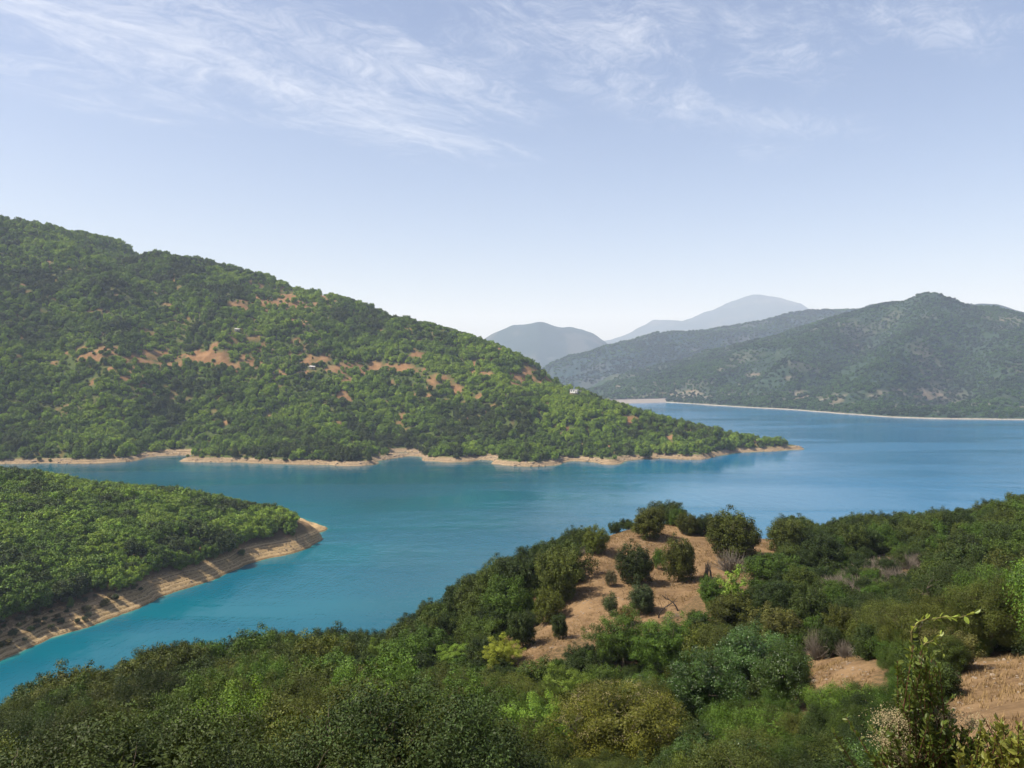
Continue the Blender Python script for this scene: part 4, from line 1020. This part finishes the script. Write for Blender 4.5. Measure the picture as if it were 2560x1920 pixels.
# ------------------------------------------------------------------ dam, house, mast
M_CONC = simple('dam_stone', (.27, .24, .21), .9, .1, .08, .18); M_WHITE = simple('white_wall', (.75, .74, .70), .8, .1, 1, .06); M_ROOF = simple('pale_roof', (.42, .40, .37), .7, .2, 1, .1); M_DARK = simple('dark_glass', (.03, .035, .04), .3, .5, 1, .1)
L0 = onz(1250, 875.0); R0 = onz(1445, 869.5)
ctop = at(1380, 862.2, (L0[1] + R0[1]) / 2 + 20)[2]
e = bpy.data.objects.new('dam', None); COL.objects.link(e); e.location = ((L0[0] + R0[0]) / 2, (L0[1] + R0[1]) / 2, 0); tag(e, 'long pale embankment dam closing the far end of the lake', 'dam')
dx, dy = R0[0] - L0[0], R0[1] - L0[1]; LL = math.hypot(dx, dy); ux, uy = dx / LL, dy / LL; nx_, ny_ = -uy, ux
def dam_prism(prof, L):
    V = []
    for s_ in (-L / 2, L / 2):
        for (o_, z_) in prof: V.append((ux * s_ + nx_ * o_, uy * s_ + ny_ * o_, z_))
    n = len(prof); Fc = [(i, (i + 1) % n, n + (i + 1) % n, n + i) for i in range(n)] + [tuple(range(n))[::-1], tuple(range(n, 2 * n))]
    m = bpy.data.meshes.new('dam_mesh'); m.from_pydata(V, [], Fc); return m
link('embankment', dam_prism([(-4, -9), (24, ctop - .6), (34, ctop - .6), (60, -9)], LL + 60), M_CONC, e)
link('parapet', dam_prism([(23.6, ctop - .7), (23.6, ctop + .5), (24.4, ctop + .5), (24.4, ctop - .7)], LL + 40), M_CONC, e)
def box(V, Fc, c, d):
    b = len(V); cx, cy, cz = c; a, q, h = d[0] / 2, d[1] / 2, d[2] / 2
    for sx in (-a, a):
        for sy in (-q, q):
            for sz in (-h, h): V.append((cx + sx, cy + sy, cz + sz))
    Fc += [tuple(b + i for i in f) for f in ((0, 1, 3, 2), (4, 6, 7, 5), (0, 4, 5, 1), (2, 3, 7, 6), (0, 2, 6, 4), (1, 5, 7, 3))]
def boxes(name, L, mat, parent):
    V, Fc = [], []
    for c, d in L: box(V, Fc, c, d)
    m = bpy.data.meshes.new(name); m.from_pydata(V, [], Fc); return link(name, m, mat, parent)
r = solve(hA, 1240, 851, 0, 800, 1000, 1)
if r:
    e = bpy.data.objects.new('hill_house', None); COL.objects.link(e); e.location = r; e.rotation_euler = (0, 0, -.35); tag(e, 'small white house with flat pale roof on the far hill slope', 'house')
    boxes('wall', [((0, 0, 2.6), (8.5, 5, 4.2))], M_WHITE, e); boxes('roof', [((0, 0, 4.83), (9.3, 5.8, .25))], M_ROOF, e)
    for q in (-2.6, .2): boxes('window', [((q, -2.55, 3.0), (1.2, .12, 1.2))], M_DARK, e)
    boxes('door', [((2.8, -2.55, 1.7), (1.1, .12, 2.2))], M_DARK, e)
    boxes('porch_roof', [((6.6, 0, 3.2), (4.4, 4.2, .2))], M_ROOF, e); boxes('porch_post', [((8.5, -1.9, 1.55), (.2, .2, 3.1))], M_WHITE, e)
for (a, b, wl, lb) in ((675, 798, 6.0, 'low white shed roof beside the orange clearing on the far hill'), (514, 716, 5.0, 'small white sheet roofed shed high on the left hill')):
    r = solve(hA, a, b, 0, 750, 1250, 2)
    if r:
        e = bpy.data.objects.new('shed', None); COL.objects.link(e); e.location = r; e.rotation_euler = (0, 0, -.2); tag(e, lb, 'shed')
        boxes('wall', [((0, 0, 1.2), (wl, 3.4, 2.6))], M_CONC, e); o_ = boxes('roof', [((0, 0, 0), (wl + .8, 4.6, .2))], M_ROOF, e); o_.location = (0, 0, 2.75); o_.rotation_euler = (.22, .12, 0)
        boxes('doorway', [((wl * .2, -1.75, 1.0), (1.0, .1, 2.0))], M_DARK, e)
mx_, my_, mz_ = at(2016, 645, 2400); mz_ = float(hD(np.array([mx_]), np.array([my_]))[0])
tag(link('mast', tubes_mesh('mast', [([(0, 0, -2), (0, 0, 14), (0, 0, 26)], [.5, .35, .15]), ([(-1.5, 0, 19), (1.5, 0, 19)], [.15, .15])], 5), simple('mast_metal', (.4, .4, .42), .5, .4), None, (mx_, my_, mz_)), 'thin antenna mast on the summit of the right mountain', 'mast')

# ------------------------------------------------------------------ undergrowth between the trees
X, Y, rs = scatter(-110, 130, 9, 150, 1.9, 77); Z = hC(X, Y); a, b = proj(X, Y, Z); s = rs.uniform(.45, .95, len(X)); hp = 2.2 * s * F_ / Y
lim = np.interp(a, [p[0] for p in C_LINE], [p[1] for p in C_LINE])
ok = (a > -150) & (a < W_ + 150) & (Z > 20) & (Y > 15)
for Pg in C_BARE[:3]:
    for q in (0, .5, 1):
        for sx in (-.5, 0, .5): ok &= ~inpoly(a + sx * hp, b - hp * q, Pg)
thin = inpoly(a, b - hp * .3, C_BARE[3]); s = np.where(thin, s * .65, s)
ok &= ~(thin & (rs.rand(len(X)) < .5)); ok &= (b - hp > lim - 2)
X, Y, Z, s = X[ok], Y[ok], Z[ok], s[ok]
near_ = Y < 45
def protos_of(kd):
    d_ = {}
    for o_ in bpy.data.objects:
        if o_.name.startswith('crown') and o_.data in K[kd].cr: d_.setdefault(o_.data.name, o_)
    return list(d_.values())
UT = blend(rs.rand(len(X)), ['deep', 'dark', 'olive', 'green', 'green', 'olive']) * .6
P3 = np.stack([X, Y, Z - .15], 1); q = ~near_
woods('undergrowth', P3[q], np.stack([s, s, s], 1)[q], UT[q], protos_of('bush'), 'low shrubby undergrowth between the farther trees of the foreground hill')
s = s * .5; woods('undergrowth', P3[near_], np.stack([s, s, s], 1)[near_], UT[near_], protos_of('oak_near'), 'low leafy undergrowth between the nearest trees')

# ------------------------------------------------------------------ shrub in front of the lookout, with its arching shoot
M_STEM = simple('green_brown_stem', (.16, .14, .05), .7, .2, 60, .3); M_RED = simple('reddish_stem', (.12, .055, .035), .7, .2, 60, .3)
M_CREAM = simple('cream_plume', (.34, .28, .16), .9, .05, 120, .25)
M_YLEAF = leafmat('shoot_leaf', trans=.35, spec=.3, rough=.4)
def leaves_mesh(seed, L):
    "L: (point, direction, size) -> pointed, slightly folded leaves"
    rs = np.random.RandomState(seed); V, Fc, vv = [], [], []
    for p, d, sz in L:
        p = np.array(p); d = np.array(d) / np.linalg.norm(d); n_ = np.cross(d, rs.normal(0, 1, 3)); n_ /= np.linalg.norm(n_); u = np.cross(n_, d); b0 = len(V)
        f = n_ * sz * .12
        V += [p, p + d * sz * .35 + u * sz * .26 + f, p + d * sz * .75 + u * sz * .2 + f, p + d * sz, p + d * sz * .75 - u * sz * .2 + f, p + d * sz * .35 - u * sz * .26 + f]
        Fc += [(b0, b0 + 1, b0 + 2, b0 + 3), (b0, b0 + 3, b0 + 4, b0 + 5)]; q = rs.uniform(.65, 1.35); vv += [q, q * .95]
    m = npmesh('leaves_mesh', np.array(V), np.array(Fc)); fattr(m, 'v', vv, 'FACE'); fattr(m, 'w', rs.rand(len(Fc)), 'FACE'); return m
def along(path, rs, step, sz, start=0.0, n=1):
    out = []; P = [np.array(p) for p in path]; tot = sum(np.linalg.norm(b - a) for a, b in zip(P[:-1], P[1:])); s_ = 0
    for a, b in zip(P[:-1], P[1:]):
        L = np.linalg.norm(b - a); k = 0
        while k < L:
            if (s_ + k) / tot >= start:
                for _ in range(n):
                    d = (b - a) / L * .6 + rs.normal(0, .6, 3) + np.array([0, 0, .25]); out.append((a + (b - a) * k / L, d, sz * rs.uniform(.6, 1.25)))
            k += step * rs.uniform(.7, 1.3)
        s_ += L
    return out
def near_shrub(name, label, base_px, d, shoots, targets, flowers, tint, seed, leaf=.034, cat='shrub'):
    rs = np.random.RandomState(seed); bx = gz(base_px, d, 0)[0]; bz = HC(bx, d)
    e = bpy.data.objects.new(name, None); COL.objects.link(e); e.location = (bx, d, bz); tag(e, label, cat)
    rel = lambda px, py, dd: tuple(np.array(at(px, py, dd)) - np.array([bx, d, bz]))
    LV = []; ST = []
    for path, r0, mat_, nm, lf in shoots:
        P = [(0, 0, -.1)] + [rel(*q) for q in path] if nm == 'stem' else [rel(*q) for q in path]
        Q = []
        for a_, b_ in zip(P[:-1], P[1:]):
            for k in range(3): Q.append(tuple(np.array(a_) * (1 - k / 3) + np.array(b_) * k / 3 + rs.normal(0, .003, 3)))
        Q.append(P[-1]); n_ = len(Q)
        so = link(nm, tubes_mesh(nm + '_mesh', [(Q, [r0 * (1 - .8 * i / (n_ - 1)) for i in range(n_)])], 6), mat_, e)
        if lf:
            lo = link('leaves', leaves_mesh(seed + len(Q), along(Q, rs, .022, leaf * 1.25, .1, 1)), M_YLEAF, so); lo.color = (.22, .27, .05, 1)
    tw = []
    for (px, py, rx, ry, n_) in targets:
        for _ in range(n_):
            w = rs.normal(0, .5, 2); p1 = np.array(rel(px + w[0] * rx, py + w[1] * ry, d + rs.uniform(-.45, .45)))
            p0 = p1 * rs.uniform(.35, .6) * np.array([.8, .8, 1]); mid = (p0 + p1) / 2 + rs.normal(0, .05, 3)
            path = [tuple(p0), tuple(mid), tuple(p1 + rs.normal(0, .02, 3))]; tw.append((path, [.005, .004, .002])); LV += along(path, rs, .016, leaf, .35, 2)
    link('twigs', tubes_mesh('twigs_mesh', tw, 4), M_RED, e)
    lo = link('foliage', leaves_mesh(seed + 1, LV), M_YLEAF, e); lo.color = (*tint, 1)
    for (px, py, rx, ry) in flowers:
        c_ = np.array(rel(px, py, d - .25)); n_ = 700; o3 = rs.normal(0, .45, (n_, 3)) * np.array([rx, (rx + ry) / 2, ry]) / F_ * d
        o3 += np.round(o3 / .02) * .004
        L = [(c_ + o, rs.normal(0, 1, 3), rs.uniform(.005, .010)) for o in o3]; link('flower_cluster', leaves_mesh(seed + 5, L), M_CREAM, e)
    print(name, len(LV)); return e
near_shrub('flowering_shrub', 'tangled leafy shrub with cream flower plumes and a long arching shoot', 2000, 4.7,
    [([(2010, 1700, 4.7), (1996, 1600, 4.7), (1990, 1524, 4.68), (1982, 1473, 4.66), (1972, 1415, 4.6)], .012, M_TWIG, 'stem', False),
     ([(2040, 1690, 4.75), (2024, 1583, 4.75), (2012, 1491, 4.75), (2013, 1440, 4.75)], .013, M_RED, 'stem', False),
     ([(1985, 1480, 4.65), (1970, 1411, 4.6), (1968, 1382, 4.58), (1972, 1360, 4.56), (1984, 1344, 4.55), (2003, 1337, 4.54), (2035, 1335, 4.52), (2075, 1333, 4.5), (2106, 1324, 4.48)], .007, M_STEM, 'arching_shoot', True),
     ([(1995, 1393, 4.6), (2013, 1384, 4.6), (2032, 1371, 4.6)], .004, M_STEM, 'side_shoot', True), ([(2013, 1384, 4.6), (2028, 1393, 4.6), (2037, 1412, 4.6)], .004, M_STEM, 'side_shoot', True), ([(2005, 1470, 4.7), (1999, 1420, 4.65), (1995, 1393, 4.6)], .005, M_STEM, 'side_shoot', True)],
    [(2000, 1440, 60, 40, 34), (1995, 1500, 60, 50, 16), (1970, 1560, 100, 60, 40), (2060, 1600, 110, 60, 46), (1950, 1630, 110, 50, 50), (2120, 1610, 90, 50, 26)],
    [(1915, 1550, 30, 22), (1952, 1557, 24, 26), (2035, 1546, 44, 16), (1920, 1600, 36, 14), (1952, 1634, 18, 16), (2104, 1562, 26, 18), (1975, 1625, 14, 12)], (.085, .115, .022), 9)
if FLOW:
    rs = np.random.RandomState(12); L = []
    for k in range(90):
        a = rs.uniform(0, 6.283); b = rs.uniform(.25, 1.3); c_ = np.array([math.cos(a) * math.cos(b) * 2.5, math.sin(a) * math.cos(b) * 2.5, 2.7 + 2.3 * math.sin(b)])
        for q in range(16): L.append((c_ + rs.normal(0, .06, 3), rs.normal(0, 1, 3), .035))
    link('blossom', leaves_mesh(31, L), M_CREAM, FLOW)
near_shrub('leafy_shrub', 'yellowish leafy shrub in the bottom right corner in front of the bare slope', 2190, 4.2, [([(2170, 1700, 4.2), (2150, 1600, 4.2), (2120, 1545, 4.2)], .008, M_RED, 'stem', False)],
    [(2190, 1640, 70, 40, 30), (2160, 1570, 50, 30, 9), (2210, 1600, 40, 30, 14), (2110, 1650, 60, 30, 22)], [], (.15, .16, .03), 19, .04)

# ------------------------------------------------------------------ haze
hm = bpy.data.meshes.new('haze'); V, Fc = [], []; box(V, Fc, (0, 8300, 640), (29000, 19000, 1302)); hm.from_pydata(V, [], Fc)
m, t, o = newmat('haze_air'); pv = nn(t, 'ShaderNodeVolumePrincipled'); pv.inputs['Color'].default_value = (.66, .77, 1, 1); pv.inputs['Absorption Color'].default_value = (1, 1, 1, 1); pv.inputs['Density'].default_value = 0.98e-4
pv.inputs['Anisotropy'].default_value = .0
t.links.new(pv.outputs[0], o.inputs['Volume']); tag(link('haze', hm, m), kind='stuff')
print('objects', len(bpy.data.objects))
